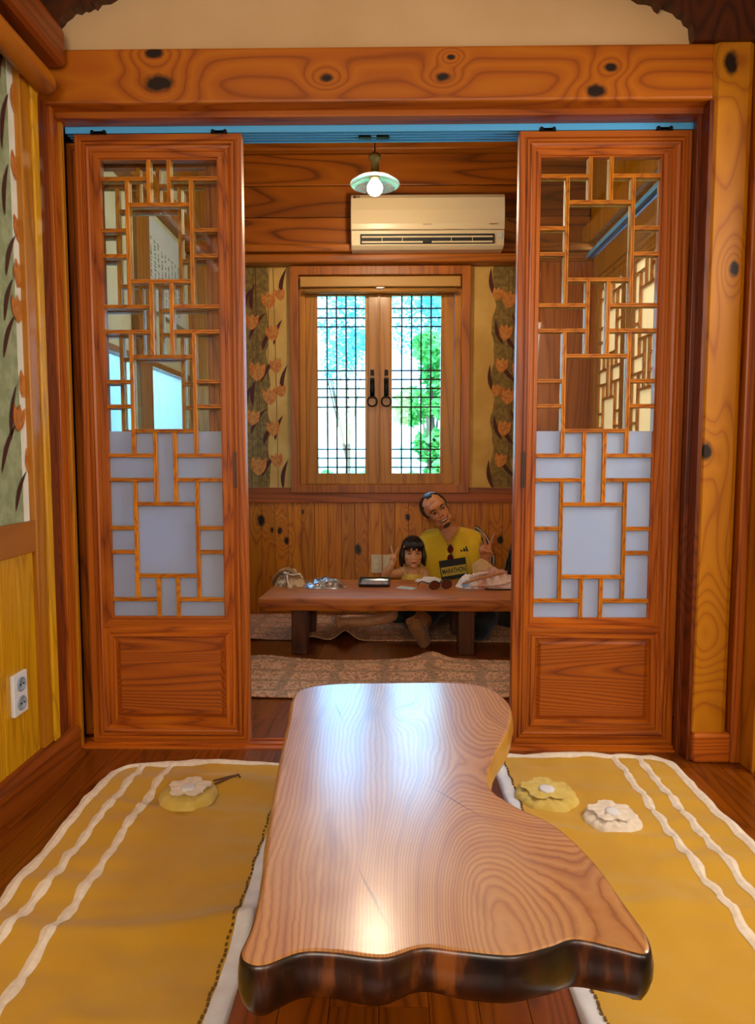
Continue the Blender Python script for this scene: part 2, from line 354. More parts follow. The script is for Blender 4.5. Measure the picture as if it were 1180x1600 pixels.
# ------------------------------------------------------------------ left wall of the near room
wl = B('wall_left', -1.2, -1.102, -1.6, 2.33, 0, 2.62, gold_paper, kind='structure', bevel=0)
pm = {}
def vplank(wall, a, b, z0, z1, m, plane, axis='Y', depth=.012):
    """one vertical wall board; axis Y = board on a side wall, X = on a back wall"""
    key = (round(b - a, 4), round(z1 - z0, 3), m.name, axis, plane if m is plank_k else 0)
    bm = bmesh.new()
    if axis == 'Y': box(bm, 0, depth, .0008, b - a - .0008, 0, z1 - z0)
    else: box(bm, .0008, b - a - .0008, -depth, 0, 0, z1 - z0)
    if key not in pm: pm[key] = mesh_from(bm, 'plank', m)
    else: bm.free()
    o = bpy.data.objects.new('plank', pm[key]); C.objects.link(o); o.parent = wall
    o.location = (plane, a, z0) if axis == 'Y' else (a, plane, z0)
    bv = o.modifiers.new('b', 'BEVEL'); bv.width = .003; bv.segments = 1
    return o
y = .62
while y < 2.06:
    vplank(wl, y, min(y + .098, 2.086), .09, .725, plank_l, -1.102); y += .098
B('rail', -1.102, -1.078, .4, 2.088, .724, .818, wood('ochre_rail', 'c07a2c', 'b46e24', '8e4c12', 'Y', 5, .06, 8), wl, label='flat ochre dado rail')
B('wallpaper', -1.102, -1.096, .4, 2.058, .818, 2.2, green_paper, wl, bevel=0, label='green wallpaper sheet with printed tulips')
B('wallpaper', -1.1015, -1.0945, 2.055, 2.088, .818, 2.2, strip_paper, wl, bevel=0, label='pale strip at the edge of the wallpaper')
bb = obj('baseboard_left', (lambda bm: (prism(bm, [(-1.102, 0), (-1.06, 0), (-1.06, .075), (-1.068, .09), (-1.085, .1), (-1.102, .1)], .4, 2.30), bm)[-1])(bmesh.new()), wood('baseboard_pine', 'a04c18', '8c3e10', '5c2208', 'Y', 5, .06, 9), kind='structure')
pst = empty('trim_2', kind='structure')
B('post', -1.102, -1.075, 2.085, 2.142, .1, 2.16, tan_w, pst, .004); B('post', -1.102, -1.068, 2.142, 2.178, .1, 2.16, plank_l, pst, .004, label='paler edge of the corner post')
jl = empty('trim_3', kind='structure')
for a, b, xx, m in [(2.19, 2.262, -1.082, jamb_m), (2.262, 2.29, -1.072, frame_v), (2.29, 2.325, -1.078, frame_v), (2.325, 2.345, -1.068, tan_w)]:
    B('jamb_board', -1.12, xx, a, b, 0, 2.12, m, jl, .002)
B('gap_shade_back', -1.27, -1.02, 2.475, 2.49, 0, 2.2, void_m, jl, 0)  # added near-black boards stand for the shade in the door gap
B('gap_shade_side', -1.27, -1.10, 2.335, 2.475, 0, 2.2, void_m, jl, 0)
# print on the green wallpaper (side wall: along y, z)
def leaf_poly(c, ang, L, w, bend=.25, n=7):
    up, dn = [], []
    for i in range(n + 1):
        t = i / n; wv = w * math.sin(PI * t) ** .8 * (1 - .35 * t); bx = bend * L * math.sin(PI * t) * .3
        a, s = (t - .5) * L, wv / 2
        up.append((a, bx + s)); dn.append((a, bx - s))
    pts = up + dn[::-1][1:-1]
    ca, sa = math.cos(ang), math.sin(ang)
    return [(c[0] + p * ca - q * sa, c[1] + p * sa + q * ca) for p, q in pts]
def flat(bm, poly, plane, mi, axis='X', h=.0012):
    f = (lambda u, v: (u, plane - h, v)) if axis == 'X' else (lambda u, v: (plane + h, u, v))
    bm.faces.new([bm.verts.new(f(u, v)) for u, v in poly]).material_index = mi
def tulip(bm, c, s, ang, plane, mi, axis):
    for k, da in enumerate((-.38, .38, 0)):
        a = ang + da; cc = (c[0] + math.cos(a) * s * .45, c[1] + math.sin(a) * s * .45)
        flat(bm, leaf_poly(cc, a, s, s * .5, 0), plane, mi if k < 2 else mi + 1, axis, .0016 + k * .0003)
bm = bmesh.new(); rr = random.Random(3)
for z in [v * .001 for v in range(880, 2150, 150)]:
    for k in range(8):
        u = .72 + .185 * k + rr.uniform(-.03, .03); zz = z + rr.uniform(-.04, .04)
        flat(bm, leaf_poly((u, zz), 1.35 + rr.uniform(-.35, .2), rr.uniform(.13, .2), .022), -1.0945, 0, 'Y')
        tulip(bm, (u + .05, zz + .05), .085, 1.5 + rr.uniform(-.3, .3), -1.0945, 1, 'Y')
obj('printed_flowers', bm, [leaf_dk, tulip_m, tulip2], wl, kind='stuff', label='printed tulips and dark leaves on the green paper')
# power outlet
ol = empty('wall_outlet', (-1.09, 1.966, .32), label='white double power outlet on the lit yellow boards of the left wall', cat='outlet')
whp = plain('white_plastic', 'dce4ee', .35); grp = plain('grey_socket', '8fa0b4', .4)
B('plate', 0, .012, -.038, .038, -.062, .062, whp, ol, .003)
for s in (-1, 1):
    bm = bmesh.new(); lathe(bm, [(.021, 0), (.021, .004), (.017, .004), (.016, .001)], n=20)
    o = obj('socket', bm, grp, ol, True); o.rotation_euler = (0, PI / 2, 0); o.location = (.0125, 0, s * .028)
    bm = bmesh.new()
    for q in (-1, 1): lathe(bm, [(.0028, 0), (.0028, .0015)], (0, q * .008, .0035), 8)
    obj('pin_hole', bm, void_m, o)
# rails along the top of the left wall
r1 = empty('trim_4', kind='structure')
B('upper_rail', -1.102, -1.0, .3, 2.24, 2.215, 2.33, wood('rail_dark', 'a04a14', '8a3a0c', '5a2006', 'Y', 5, .08, 8), r1, .02)
bm = bmesh.new(); tube(bm, [(-1.045, .3, 2.145), (-1.045, 2.17, 2.145), (-1.045, 2.195, 2.145)], [.036, .036, .028], 16)
obj('round_rail', bm, wood('rail_round', 'cc7a28', 'b8661c', '84400e', 'Y', 5, .08, 7), r1, True)

# ------------------------------------------------------------------ lintel beam, plaster, brackets, right post
bt = empty('trim_5', kind='structure')
bm = bmesh.new(); prism(bm, [(-1.11, 2.118), (1.005, 2.118), (1.005, 2.283), (-1.11, 2.283)], 2.25, 2.45)
obj('beam', bm, beam_m, bt, bevel=.008, label='knotty pine lintel beam')
B('beam_moulding', -1.08, 1.0, 2.30, 2.36, 2.098, 2.119, frame_h, bt, .003)
B('plaster', -1.32, 1.35, 2.27, 2.42, 2.283, 3.14, cream, bt, 0, label='cream plaster panel above the beam')
tl = [(-1.048, 2.284), (-1.046, 2.299), (-1.038, 2.345), (-1.018, 2.362), (-1.011, 2.373), (-.992, 2.385), (-.98, 2.398), (-.962, 2.394), (-.95, 2.404), (-.939, 2.401), (-.92, 2.412), (-.912, 2.406), (-.898, 2.423), (-.87, 2.425), (-.847, 2.438), (-.80, 2.452), (-.6, 2.50), (-.6, 2.62), (-1.2, 2.62), (-1.2, 2.284)]
bm = bmesh.new(); prism(bm, tl, 2.235, 2.272); obj('bracket', bm, bracket_m, bt, label='rough dark bracket over the beam at left')
trr = [(.935, 2.284), (.93, 2.31), (.927, 2.336), (.912, 2.345), (.905, 2.36), (.89, 2.366), (.878, 2.38), (.857, 2.388), (.842, 2.395), (.832, 2.38), (.82, 2.388), (.812, 2.402), (.797, 2.407), (.77, 2.409), (.747, 2.423), (.7, 2.44), (.5, 2.50), (.5, 2.62), (1.3, 2.62), (1.3, 2.284)]
bm = bmesh.new(); prism(bm, trr, 2.235, 2.272); obj('bracket', bm, bracket_m, bt, label='rough dark bracket over the beam at right')
rp = empty('trim_6', kind='structure')
bm = bmesh.new(); n = 9; rings = []
for k in range(n):
    z = .1 + 2.5 * k / (n - 1); dx = .008 * (k / 8) - .004
    a = Vector((1.0 + dx, 2.252, z)); rings.append([(1.006 + dx * .3, 2.262, z), (1.018 + dx, 2.25, z), (1.11 + dx, 2.25, z), (1.125 + dx, 2.258, z), (1.13, 2.29, z), (1.13, 2.42, z), (1.006, 2.42, z)])
ring_loft(bm, rings); obj('post', bm, post_m, rp, label='knotty pine post')
B('post_base', 1.01, 1.135, 2.235, 2.42, 0, .1, frame_h, rp, .01)
B('side_post', 1.132, 1.165, 2.235, 2.42, 0, 2.62, frame_v, rp, .006)
B('wall_right', 1.20, 1.3, 2.19, 2.36, 0, 2.62, frame_v, kind='structure', bevel=.003)
wr2 = B('wall_right', 1.20, 1.3, -1.6, 1.2, 0, 2.62, cream, kind='structure', bevel=0)
B('wall_right', 1.20, 1.3, 1.2, 2.19, 2.1, 2.62, cream, kind='structure', bevel=0)
sd = empty('door_3', kind='structure')
B('door_jamb', 1.165, 1.20, 2.16, 2.25, 0, 2.1, tan_w, sd, .003)
B('dark_gap', 1.201, 1.29, 2.16, 2.189, 0, 2.1, void_m, sd, 0)
bm = bmesh.new(); box(bm, 2.3, 2.36, .5, 2.8, -.05, 2.5); box(bm, 1.3, 2.36, .5, .56, -.05, 2.5); box(bm, 1.3, 2.36, 2.3, 2.36, -.05, 2.5); box(bm, 1.2, 2.36, .5, 2.36, 2.4, 2.5); box(bm, 1.2, 2.36, .5, 2.36, -.1, -.02)
obj('hallway_shell', bm, cream, sd)
B('sill', 1.16, 1.25, 1.2, 2.14, 0, .02, frame_h, sd, .003)
# right jamb (reveal facing left)
jr = empty('trim_7', kind='structure')
for a, b, xx, m in [(2.255, 2.31, .998, jamb_m), (2.31, 2.335, .985, jamb_m), (2.335, 2.352, .99, jamb_m)]:
    B('jamb_board', xx, 1.012, a, b, 0, 2.118, m, jr, .002)
B('partition', .995, 1.32, 2.40, 2.44, 0, 2.9, void_m, jr, 0)

# ------------------------------------------------------------------ sliding door track
tk = empty('door_track', (0, 2.36, 2.09), label='aluminium double sliding track above the lattice doors, blue daylight in its colour', cat='track')
bm = bmesh.new(); box(bm, -1.07, .995, 0.0, .082, .006, .016)
for yy in (.0, .018, .036, .055, .076): box(bm, -1.07, .995, yy, yy + .006, -.012, .006)
o = obj('channel', bm, alu, tk); 
for xx in (-.96, -.56, .52, .9):
    bm = bmesh.new(); box(bm, xx - .028, xx + .028, .0, .03, -.016, -.004); box(bm, xx - .008, xx + .008, .008, .02, -.03, -.01)
    tube(bm, [(xx - .02, -.004, -.008), (xx - .02, .004, -.008)], .006, 10); tube(bm, [(xx + .02, -.004, -.008), (xx + .02, .004, -.008)], .006, 10)
    obj('roller', bm, black, tk, bevel=.001)
for xx in (-.08, -.02):
    B('stopper', xx - .022, xx + .022, .036, .055, -.014, -.006, black, tk, .001)

# ------------------------------------------------------------------ lattice doors
def rect_frame(bm, x0, x1, z0, z1, prof, back):
    """mitred frame: prof = (inset, depth toward viewer)"""
    rings = [[(x0 + d, -y, z0 + d), (x1 - d, -y, z0 + d), (x1 - d, -y, z1 - d), (x0 + d, -y, z1 - d)] for d, y in prof]
    rings = [[(x0 + prof[0][0], back, z0 + prof[0][0]), (x1 - prof[0][0], back, z0 + prof[0][0]), (x1 - prof[0][0], back, z1 - prof[0][0]), (x0 + prof[0][0], back, z1 - prof[0][0])]] + rings
    d = prof[-1][0]; rings.append([(x0 + d, back, z0 + d), (x1 - d, back, z0 + d), (x1 - d, back, z1 - d), (x0 + d, back, z1 - d)])
    vr = ring_loft(bm, rings, cap=False, mi=-1)
    for i in range(4):
        j = (i + 1) % 4; bm.faces.new((vr[-1][i], vr[-1][j], vr[0][j], vr[0][i]))
ROWS = [1.936 - .0835 * k for k in range(18)]
def lattice_bars(x0, x1, zt, zb):
    w = x1 - x0; X = lambda u: x0 + u * w; bars = []
    R = ROWS; s = .0065
    for k in (0, 5, 6, 11, 12, 17): bars += [('h', 0, .413, R[k]), ('h', .587, 1, R[k])]
    for k in (1, 4, 7, 10, 13, 16): bars.append(('h', .225, .775, R[k]))
    for k in (2, 3, 8, 9, 14, 15): bars += [('h', 0, .225, R[k]), ('h', .775, 1, R[k])]
    for a, b in ((zt, R[1]), (R[4], R[7]), (R[10], R[13]), (R[16], zb)): bars += [('v', .413, a, b), ('v', .587, a, b)]
    for a, b in ((R[0], R[5]), (R[6], R[11]), (R[12], R[17])): bars += [('v', .225, a, b), ('v', .775, a, b)]
    out = []
    for q in bars:
        if q[0] == 'h': out.append((X(q[1]) + (s if q[1] > 0 else 0), X(q[2]) - (s if q[2] < 1 else 0), q[3] - s, q[3] + s, 'h'))
        else: out.append((X(q[1]) - s, X(q[1]) + s, q[3] + s if q[3] != zb else zb, q[2] - s if q[2] != zt else zt, 'v'))
    return out
def bar_mesh(x0, x1, z0, z1, kind, ya, yb, m):
    bm = bmesh.new(); g = .0022
    if kind == 'v':
        xs = [x0, x1]; c = (x0 + x1) / 2
        prof = [(x0, yb), (x0, ya + .001), (x0 + .001, ya), (c - g, ya), (c - g * .4, ya + g), (c + g * .4, ya + g), (c + g, ya), (x1 - .001, ya), (x1, ya + .001), (x1, yb)]
        ring_loft(bm, [[(p[0], p[1], z) for p in prof] for z in (z0, z1)])
    else:
        c = (z0 + z1) / 2
        prof = [(z0, yb), (z0, ya + .001), (z0 + .001, ya), (c - g, ya), (c - g * .4, ya + g), (c + g * .4, ya + g), (c + g, ya), (z1 - .001, ya), (z1, ya + .001), (z1, yb)]
        ring_loft(bm, [[(x, p[1], p[0]) for p in prof] for x in (x0, x1)])
    return mesh_from(bm, 'lattice_bar', m)
def lattice_door(name, xa, xb, oa, ob, pull_side, y, clear=True, pullx=None, fm=(frame_v, frame_h)):
    """xa..xb outer, oa..ob lattice opening, all in door coordinates; front at y=0"""
    root = empty(name, (0, y, 0), kind='structure')
    zt, zb, top = 1.997, .456, 2.077
    bm = bmesh.new(); rect_frame(bm, xa, xb, .006, top, [(0, -.002), (.002, 0), (.020, 0), (.0225, -.006), (.0255, -.006), (.027, 0), (.033, 0), (.0345, -.006), (.038, -.006), (.039, -.002), (.046, -.004)], .038)
    obj('outer_frame', bm, list(fm), root)
    ia, ib = xa + .046, xb - .046
    bm = bmesh.new(); x0, x1, z0, z1 = ia, ib, .42, top - .046
    dx = oa - ia
    rings = []
    for fx, yy in [(0, .003), (.25, .003), (.3, .007), (.45, .007), (.5, .003), (.86, .003), (.93, .009), (1, .009)]:
        l = x0 + (oa - x0) * fx; r = x1 + (ob - x1) * fx; b_ = z0 + (zb - z0) * fx; t_ = z1 + (zt - z1) * fx
        rings.append([(l, yy, b_), (r, yy, b_), (r, yy, t_), (l, yy, t_)])
    rings = [[(p[0], .038, p[2]) for p in rings[0]]] + rings + [[(p[0], .038, p[2]) for p in rings[-1]]]
    vr = ring_loft(bm, rings, cap=False, mi=-1)
    for i in range(4):
        j = (i + 1) % 4; bm.faces.new((vr[-1][i], vr[-1][j], vr[0][j], vr[0][i]))
    obj('lattice_frame', bm, list(fm), root)
    bm = bmesh.new(); rect_frame(bm, ia, ib, .052, .42, [(0, -.003), (.012, -.003), (.014, -.008), (.02, -.008), (.022, -.003), (.034, -.003), (.04, -.014)], .03)
    obj('panel_frame', bm, list(fm), root)
    bm = bmesh.new(); a, b, c, d = ia + .04, ib - .04, .092, .38
    ring_loft(bm, [[(a + k, q, c + k), (b - k, q, c + k), (b - k, q, d - k), (a + k, q, d - k)] for k, q in [(0, .028), (0, .016), (.004, .016), (.016, .008)]])
    obj('raised_panel', bm, panel_m, root)
    for (x0, x1, z0, z1, kd) in lattice_bars(oa, ob, zt, zb):
        obj('lattice_bar', bar_mesh(x0, x1, z0, z1, kd, .006, .018, lat_m if kd == 'v' else lat_x), None, root)
    # the same lattice on the rear of the glass: one joined part per door
    bm = bmesh.new()
    for (x0, x1, z0, z1, kd) in lattice_bars(oa, ob, zt, zb): box(bm, x0, x1, .024, .036, z0, z1)
    obj('rear_lattice', bm, lat_lit, root, label='matching lattice on the rear of the glass')
    zf = 1.10
    if clear:
        B('glass_pane', oa - .004, ob + .004, .0195, .0225, zf, zt + .004, glass, root, 0)
        B('frosted_pane', oa - .004, ob + .004, .0195, .0225, zb - .004, zf, frosted, root, 0, label='frosted lower pane')
    else:
        B('paper_pane', oa - .004, ob + .004, .0195, .0225, zb - .004, zt + .004, hanji_t, root, 0, label='tan paper pane')
    if pullx is not None:
        bm = bmesh.new()
        ring_loft(bm, [[(pullx - .006, -.0012, .908), (pullx + .006, -.0012, .908), (pullx + .006, -.0012, 1.03), (pullx - .006, -.0012, 1.03)], [(pullx - .004, .0004, .912), (pullx + .004, .0004, .912), (pullx + .004, .0004, 1.026), (pullx - .004, .0004, 1.026)]])
        obj('finger_pull', bm, bracket_m, root, label='dark recessed finger pull')
    return root
dl = lattice_door('door_1', -1.043, -.488, -.962, -.572, 1, 2.362, pullx=-.524)
dr = lattice_door('door_2', .43, .993, .503, .897, -1, 2.362, pullx=.459)
for ch in []: pass
db = lattice_door('door_4', -1.10, -.545, -1.019, -.629, 1, 2.425)

# ------------------------------------------------------------------ far room: shell
wbk = empty('wall_back', kind='structure')
bm = bmesh.new()
for a in [(-1.5, -.60, 4.452, 4.56, -.02, 3.1), (.49, 1.5, 4.452, 4.56, -.02, 3.1), (-.60, .49, 4.452, 4.56, -.02, .80), (-.60, .49, 4.452, 4.56, 2.18, 3.1)]: box(bm, *a)
obj('wall_core', bm, dark_w, wbk)
x = -1.25
while x < 1.25:
    b = min(x + .0862, 1.25); bm = bmesh.new(); box(bm, x + .0008, b - .0008, 4.43, 4.45, 0, .722)
    o = obj('plank', bm, plank_k, wbk, bevel=.002); x += .0862
B('rail', -1.25, 1.25, 4.415, 4.452, .722, .784, red_w, wbk, .003); B('rail', -1.25, -.62, 4.425, 4.452, .784, .818, red_w, wbk, .002); B('rail', .515, 1.25, 4.425, 4.452, .784, .818, red_w, wbk, .002)
for a, b, z0, z1 in [(-1.25, 1.25, 2.31, 2.50), (-1.25, -.13, 2.502, 2.69), (-.128, 1.25, 2.502, 2.69), (-1.25, 1.25, 2.692, 2.88)]:
    B('board', a, b, 4.425, 4.452, z0, z1 - .002, dark_w, wbk, .004)
ledge_m = wood('ledge_pine', 'c06a24', 'a8551a', '7a3a0e', 'X', 5, .06, 6)
B('ledge', -1.25, 1.25, 4.31, 4.452, 2.262, 2.31, ledge_m, wbk, .012); B('ledge', -1.25, 1.25, 4.34, 4.452, 2.205, 2.260, ledge_m, wbk, .014)
# wallpaper panels with print
B('wallpaper', -1.25, -.62, 4.446, 4.4525, .818, 2.205, gold_paper, wbk, 0, label='gold wallpaper left of the window'); B('wallpaper', .51, 1.25, 4.446, 4.4525, .818, 2.205, gold_paper, wbk, 0, label='gold wallpaper right of the window')
def ragged(bm, x0, x1, side, z0, z1, seed):
    N = 40; L = []; R = []
    for k in range(N + 1):
        z = z0 + (z1 - z0) * k / N; j = .012 * noise.noise(Vector((seed, z * 14, 0))) + .01 * math.sin(z * 21 + seed)
        L.append((x0 + (j if side < 0 else 0), z)); R.append((x1 + (j if side > 0 else 0), z))
    flat(bm, L + R[::-1], 4.446, 0)
bm = bmesh.new(); ragged(bm, -1.25, -.765, 1, .819, 2.204, 1.3); ragged(bm, .66, 1.25, -1, .819, 2.204, 4.2)
P = []
for side in (-1, 1):
    for rep in range(3):
        zb_ = .50 + rep * .60
        for (dx, dz, a, L) in [(.03, .14, 1.0, .20), (.005, .32, 1.45, .17), (.10, .46, .95, .19), (.16, .10, 1.25, .17), (.20, .40, 1.4, .2), (-.03, .3, 1.3, .15), (.09, .05, 1.1, .14)]:
            u = (-.86 + dx) if side < 0 else (.86 - dx); aa = a if side < 0 else PI - a
            if .85 < zb_ + dz < 2.15: flat(bm, leaf_poly((u, zb_ + dz), aa, L, .032, .3), 4.446, 1, 'X', .003)
        for (dx, dz, s) in [(.03, .4, .085), (.0, .12, .07), (.12, .25, .075), (.16, .45, .065), (.14, .05, .07), (.19, .30, .055)]:
            u = (-.87 + dx) if side < 0 else (.87 - dx)
            if .87 < zb_ + dz < 2.10: tulip(bm, (u, zb_ + dz), s * 1.5, PI / 2 + (.15 if dx > .1 else -.1) * side * -1, 4.4445, 2, 'X')
    for q in range(5):
        u0 = (-.88 + q * .035) if side < 0 else (.88 - q * .035)
        p = [(u0 + .03 * math.sin(z * .01 + q * 2), .82 + z * .01 * 1.38) for z in range(0, 101, 5)]
        p = [(a, b) for a, b in p if b < 2.2]
        flat(bm, [(a - .0015, b) for a, b in p] + [(a + .0015, b) for a, b in p[::-1]], 4.446, 4, 'X', .0022)
obj('printed_flowers', bm, [olive_paper, leaf_dk, tulip_m, tulip2, vine_m], wbk, kind='stuff', label='printed tulip border on the gold wallpaper')
# corner posts, crown
B('corner_post', -1.25, -1.13, 4.38, 4.452, 0, 2.9, tan_w, wbk, .004); B('corner_post', .93, 1.25, 4.36, 4.452, 0, 2.3, frame_v, wbk, .004, label='wide brown board panel')
B('crown_beam', -1.4, 1.4, 4.36, 4.452, 2.88, 2.93, ledge_m, wbk, .008)
# ceiling of the far room with rafters
ce = B('ceiling_far', -1.5, 1.6, 2.40, 4.56, 3.05, 3.12, dark_w, kind='structure', bevel=0)
for x in (-1.1, -.76, -.42, -.067, .28, .62, .96): B('rafter', x - .04, x + .04, 2.42, 4.45, 2.93, 3.05, frame_h, ce, .006)
# left wall of the far room: pale paper, posts, paper window, notice board
wf = empty('wall_far_left', kind='structure')
bm = bmesh.new(); box(bm, -1.33, -1.25, 2.49, 3.0, 0, 3.1); box(bm, -1.33, -1.25, 4.38, 4.56, 0, 3.1); box(bm, -1.33, -1.25, 3.0, 4.38, 0, .8); box(bm, -1.33, -1.25, 3.0, 4.38, 1.52, 3.1)
obj('wall_core', bm, pale_paper, wf)
B('post', -1.25, -1.21, 3.40, 3.58, 0, 3.0, tan_w, wf, .003); B('top_beam', -1.25, -1.17, 2.5, 4.45, 2.30, 2.42, tan_w, wf, .004); B('top_beam', -1.25, -1.19, 2.5, 4.45, 2.62, 2.72, tan_w, wf, .004)
B('dado', -1.25, -1.23, 2.5, 4.45, 0, .72, plank_b, wf, .003)
wp = empty('window_2', kind='structure')
B('paper_pane', -1.29, -1.285, 3.0, 4.38, .8, 1.52, hanji, wp, 0); bm = bmesh.new(); rings = []
for a in [(3.0, 3.03, .8, 1.52), (4.35, 4.38, .8, 1.52)]: box(bm, -1.3, -1.24, a[0], a[1], a[2], a[3])
box(bm, -1.3, -1.24, 3.03, 4.35, .8, .83); box(bm, -1.3, -1.24, 3.03, 4.35, 1.49, 1.52); obj('window_frame', bm, tan_w, wp, bevel=.002)
nb = empty('notice_sheet', (-1.235, 3.9, 2.0), label='white written sheet on the left wall, seen through the left lattice door', cat='notice')
B('sheet', 0, .012, -.31, .33, -.22, .248, plain('pale_paper_sheet', 'd4e4f8', .6), nb, .002)
bm = bmesh.new(); rr = random.Random(5)
for c in range(9):
    yy = -.27 + c * .058
    for r in range(14 if c > 2 else 11):
        z = .10 - r * .021 + (0 if c > 2 else .03)
        if rr.random() < .9:
            for s in range(3):
                a, b = rr.uniform(-.008, .004), rr.uniform(-.007, .005)
                box(bm, .012, .0128, yy + a, yy + a + (rr.uniform(.012, .02) if s % 2 else .004), z + b, z + b + (.0035 if s % 2 else rr.uniform(.009, .014)))
obj('written_lines', bm, plain('ink', '14181f', .7), nb, kind='stuff', label='columns of small dark characters')
# right wall of the far room: lattice doors with paper, track
wfr = empty('wall_far_right', kind='structure')
B('top_wall', 1.25, 1.33, 2.42, 4.56, 2.27, 3.1, tan_w, wfr, 0, label='pale timber boards above the side doors'); B('top_beam', 1.2, 1.25, 2.42, 4.45, 2.30, 2.42, tan_w, wfr, .004); B('end_wall', 1.25, 1.33, 4.3, 4.56, 0, 2.27, frame_v, wfr, 0); B('end_wall', 1.25, 1.33, 2.42, 2.56, 0, 2.27, frame_v, wfr, 0)
B('door_head', 1.24, 1.33, 2.56, 4.3, 2.08, 2.215, tan_w, wfr, .003)
st = empty('side_track', (1.235, 3.4, 2.24), label='thin metal track above the side doors of the far room, blue daylight in its colour', cat='track')
bm = bmesh.new(); box(bm, -.03, .02, -.95, .95, -.012, .004); box(bm, -.03, -.024, -.95, .95, -.02, -.012); box(bm, .0, .006, -.95, .95, -.02, -.012); obj('channel', bm, alu, st)
side = lattice_door('door_5', -.28, .28, -.195, .195, 1, 0, clear=False, fm=(tan_w, tan_w))
side.location = (1.25, 4.02, 0); side.rotation_euler = (0, 0, -PI / 2)
for k, yy in enumerate((3.45, 2.88)):
    c = copy_tree(side); c.name = 'door_%d' % (6 + k); c.location = (1.25, yy, 0)

# ------------------------------------------------------------------ back window
w1 = empty('window_1', kind='structure')
def ringbox(name, x0, x1, z0, z1, t, y0, y1, m, parent, bev=.004, tb=None):
    bm = bmesh.new(); tb = tb or t; prof = [(0, y1), (0, y0), (1, y0), (1, y1)]
    rings = [[(x0 + t * k, y, z0 + tb * k), (x1 - t * k, y, z0 + tb * k), (x1 - t * k, y, z1 - t * k), (x0 + t * k, y, z1 - t * k)] for k, y in prof]
    vr = ring_loft(bm, rings, cap=False)
    for i in range(4):
        j = (i + 1) % 4; bm.faces.new((vr[-1][i], vr[-1][j], vr[0][j], vr[0][i]))
    return obj(name, bm, m, parent, bevel=bev)
ringbox('window_trim', -.62, .512, .784, 2.2, .055, 4.40, 4.455, wood('window_trim_pine', 'b8601a', 'a45214', '7a360a', 'Z', 6, .06, 7, rand=False), w1, .004)
ringbox('window_frame', -.565, .457, .80, 2.145, .04, 4.43, 4.53, tan_w, w1, .003)
for (a, b, ga, gb) in ((-.527, -.061, -.451, -.149), (-.057, .415, .022, .331)):
    sash = ringbox('sash', a, b, .84, 2.11, .07, 4.445, 4.49, tan_w, w1, .004)
    bm = bmesh.new(); box(bm, a + .069, ga, 4.455, 4.485, .9, 2.05); box(bm, gb, b - .069, 4.455, 4.485, .9, 2.05); box(bm, ga, gb, 4.455, 4.485, .845, .888); box(bm, ga, gb, 4.455, 4.485, 2.028, 2.11); obj('glazing_bead', bm, tan_w, sash)
    B('glass_pane', ga, gb, 4.468, 4.471, .887, 2.03, glass, sash, 0)
    for k in range(1, 5):
        xx = ga + (gb - ga) * k / 5; B('lattice_bar', xx - .005, xx + .005, 4.458, 4.467, .888, 2.029, dark_bar, sash, 0)
    for z in (1.95, 1.892, 1.837, 1.562, 1.506, 1.449, 1.394, 1.332, 1.063, 1.006, .948): B('lattice_bar', ga, gb, 4.455, 4.464, z - .0045, z + .0045, dark_bar, sash, 0)
    B('glazing_shadow_bead', ga, gb, 4.458, 4.466, .886, .893, dark_bar, sash, 0)
B('astragal', -.068, -.050, 4.436, 4.50, .84, 2.11, tan_w, w1, .003); B('meeting_gap', -.0605, -.0575, 4.434, 4.44, .85, 2.02, void_m, w1, 0)
bl = empty('roller_blind', (-.052, 4.42, 2.08), label='rolled-up tan blind in its box at the top of the back window', cat='blind')
B('head_box', -.50, .50, -.035, .02, -.012, .052, plain('blind_tan', 'b08038', .5), bl, .006)
bm = bmesh.new(); tube(bm, [(-.475, -.025, -.035), (.475, -.025, -.035)], .016, 14); obj('bottom_bar', bm, plain('blind_bar', 'a87430', .5), bl, True)
bm = bmesh.new(); ell(bm, (0, -.044, -.022), (.03, .008, .007)); obj('pull_tab', bm, whp, bl, True)
for s, x in ((-1, -.103), (1, -.014)):
    h = empty('window_handle', (x, 4.44, 1.44), label='black iron ring pull on the %s casement of the back window' % ('left' if s < 0 else 'right'), cat='handle', group='window ring handles')
    B('plate', -.015, .015, -.006, .004, -.04, .075, black, h, .002); B('plate', -.012, .012, -.008, .004, .09, .125, black, h, .002, label='small separate upper plate')
    bm = bmesh.new(); tube(bm, [(0, -.012, -.04), (0, -.012, .0), (0, -.012, .06)], [.013, .016, .011], 8); obj('grip', bm, black, h, True)
    bm = bmesh.new(); pts = [(.03 * math.cos(a), -.018, -.075 + .03 * math.sin(a)) for a in [2 * PI * k / 22 for k in range(23)]]; tube(bm, pts, .0055, 8, cap=False); obj('ring', bm, black, h, True)

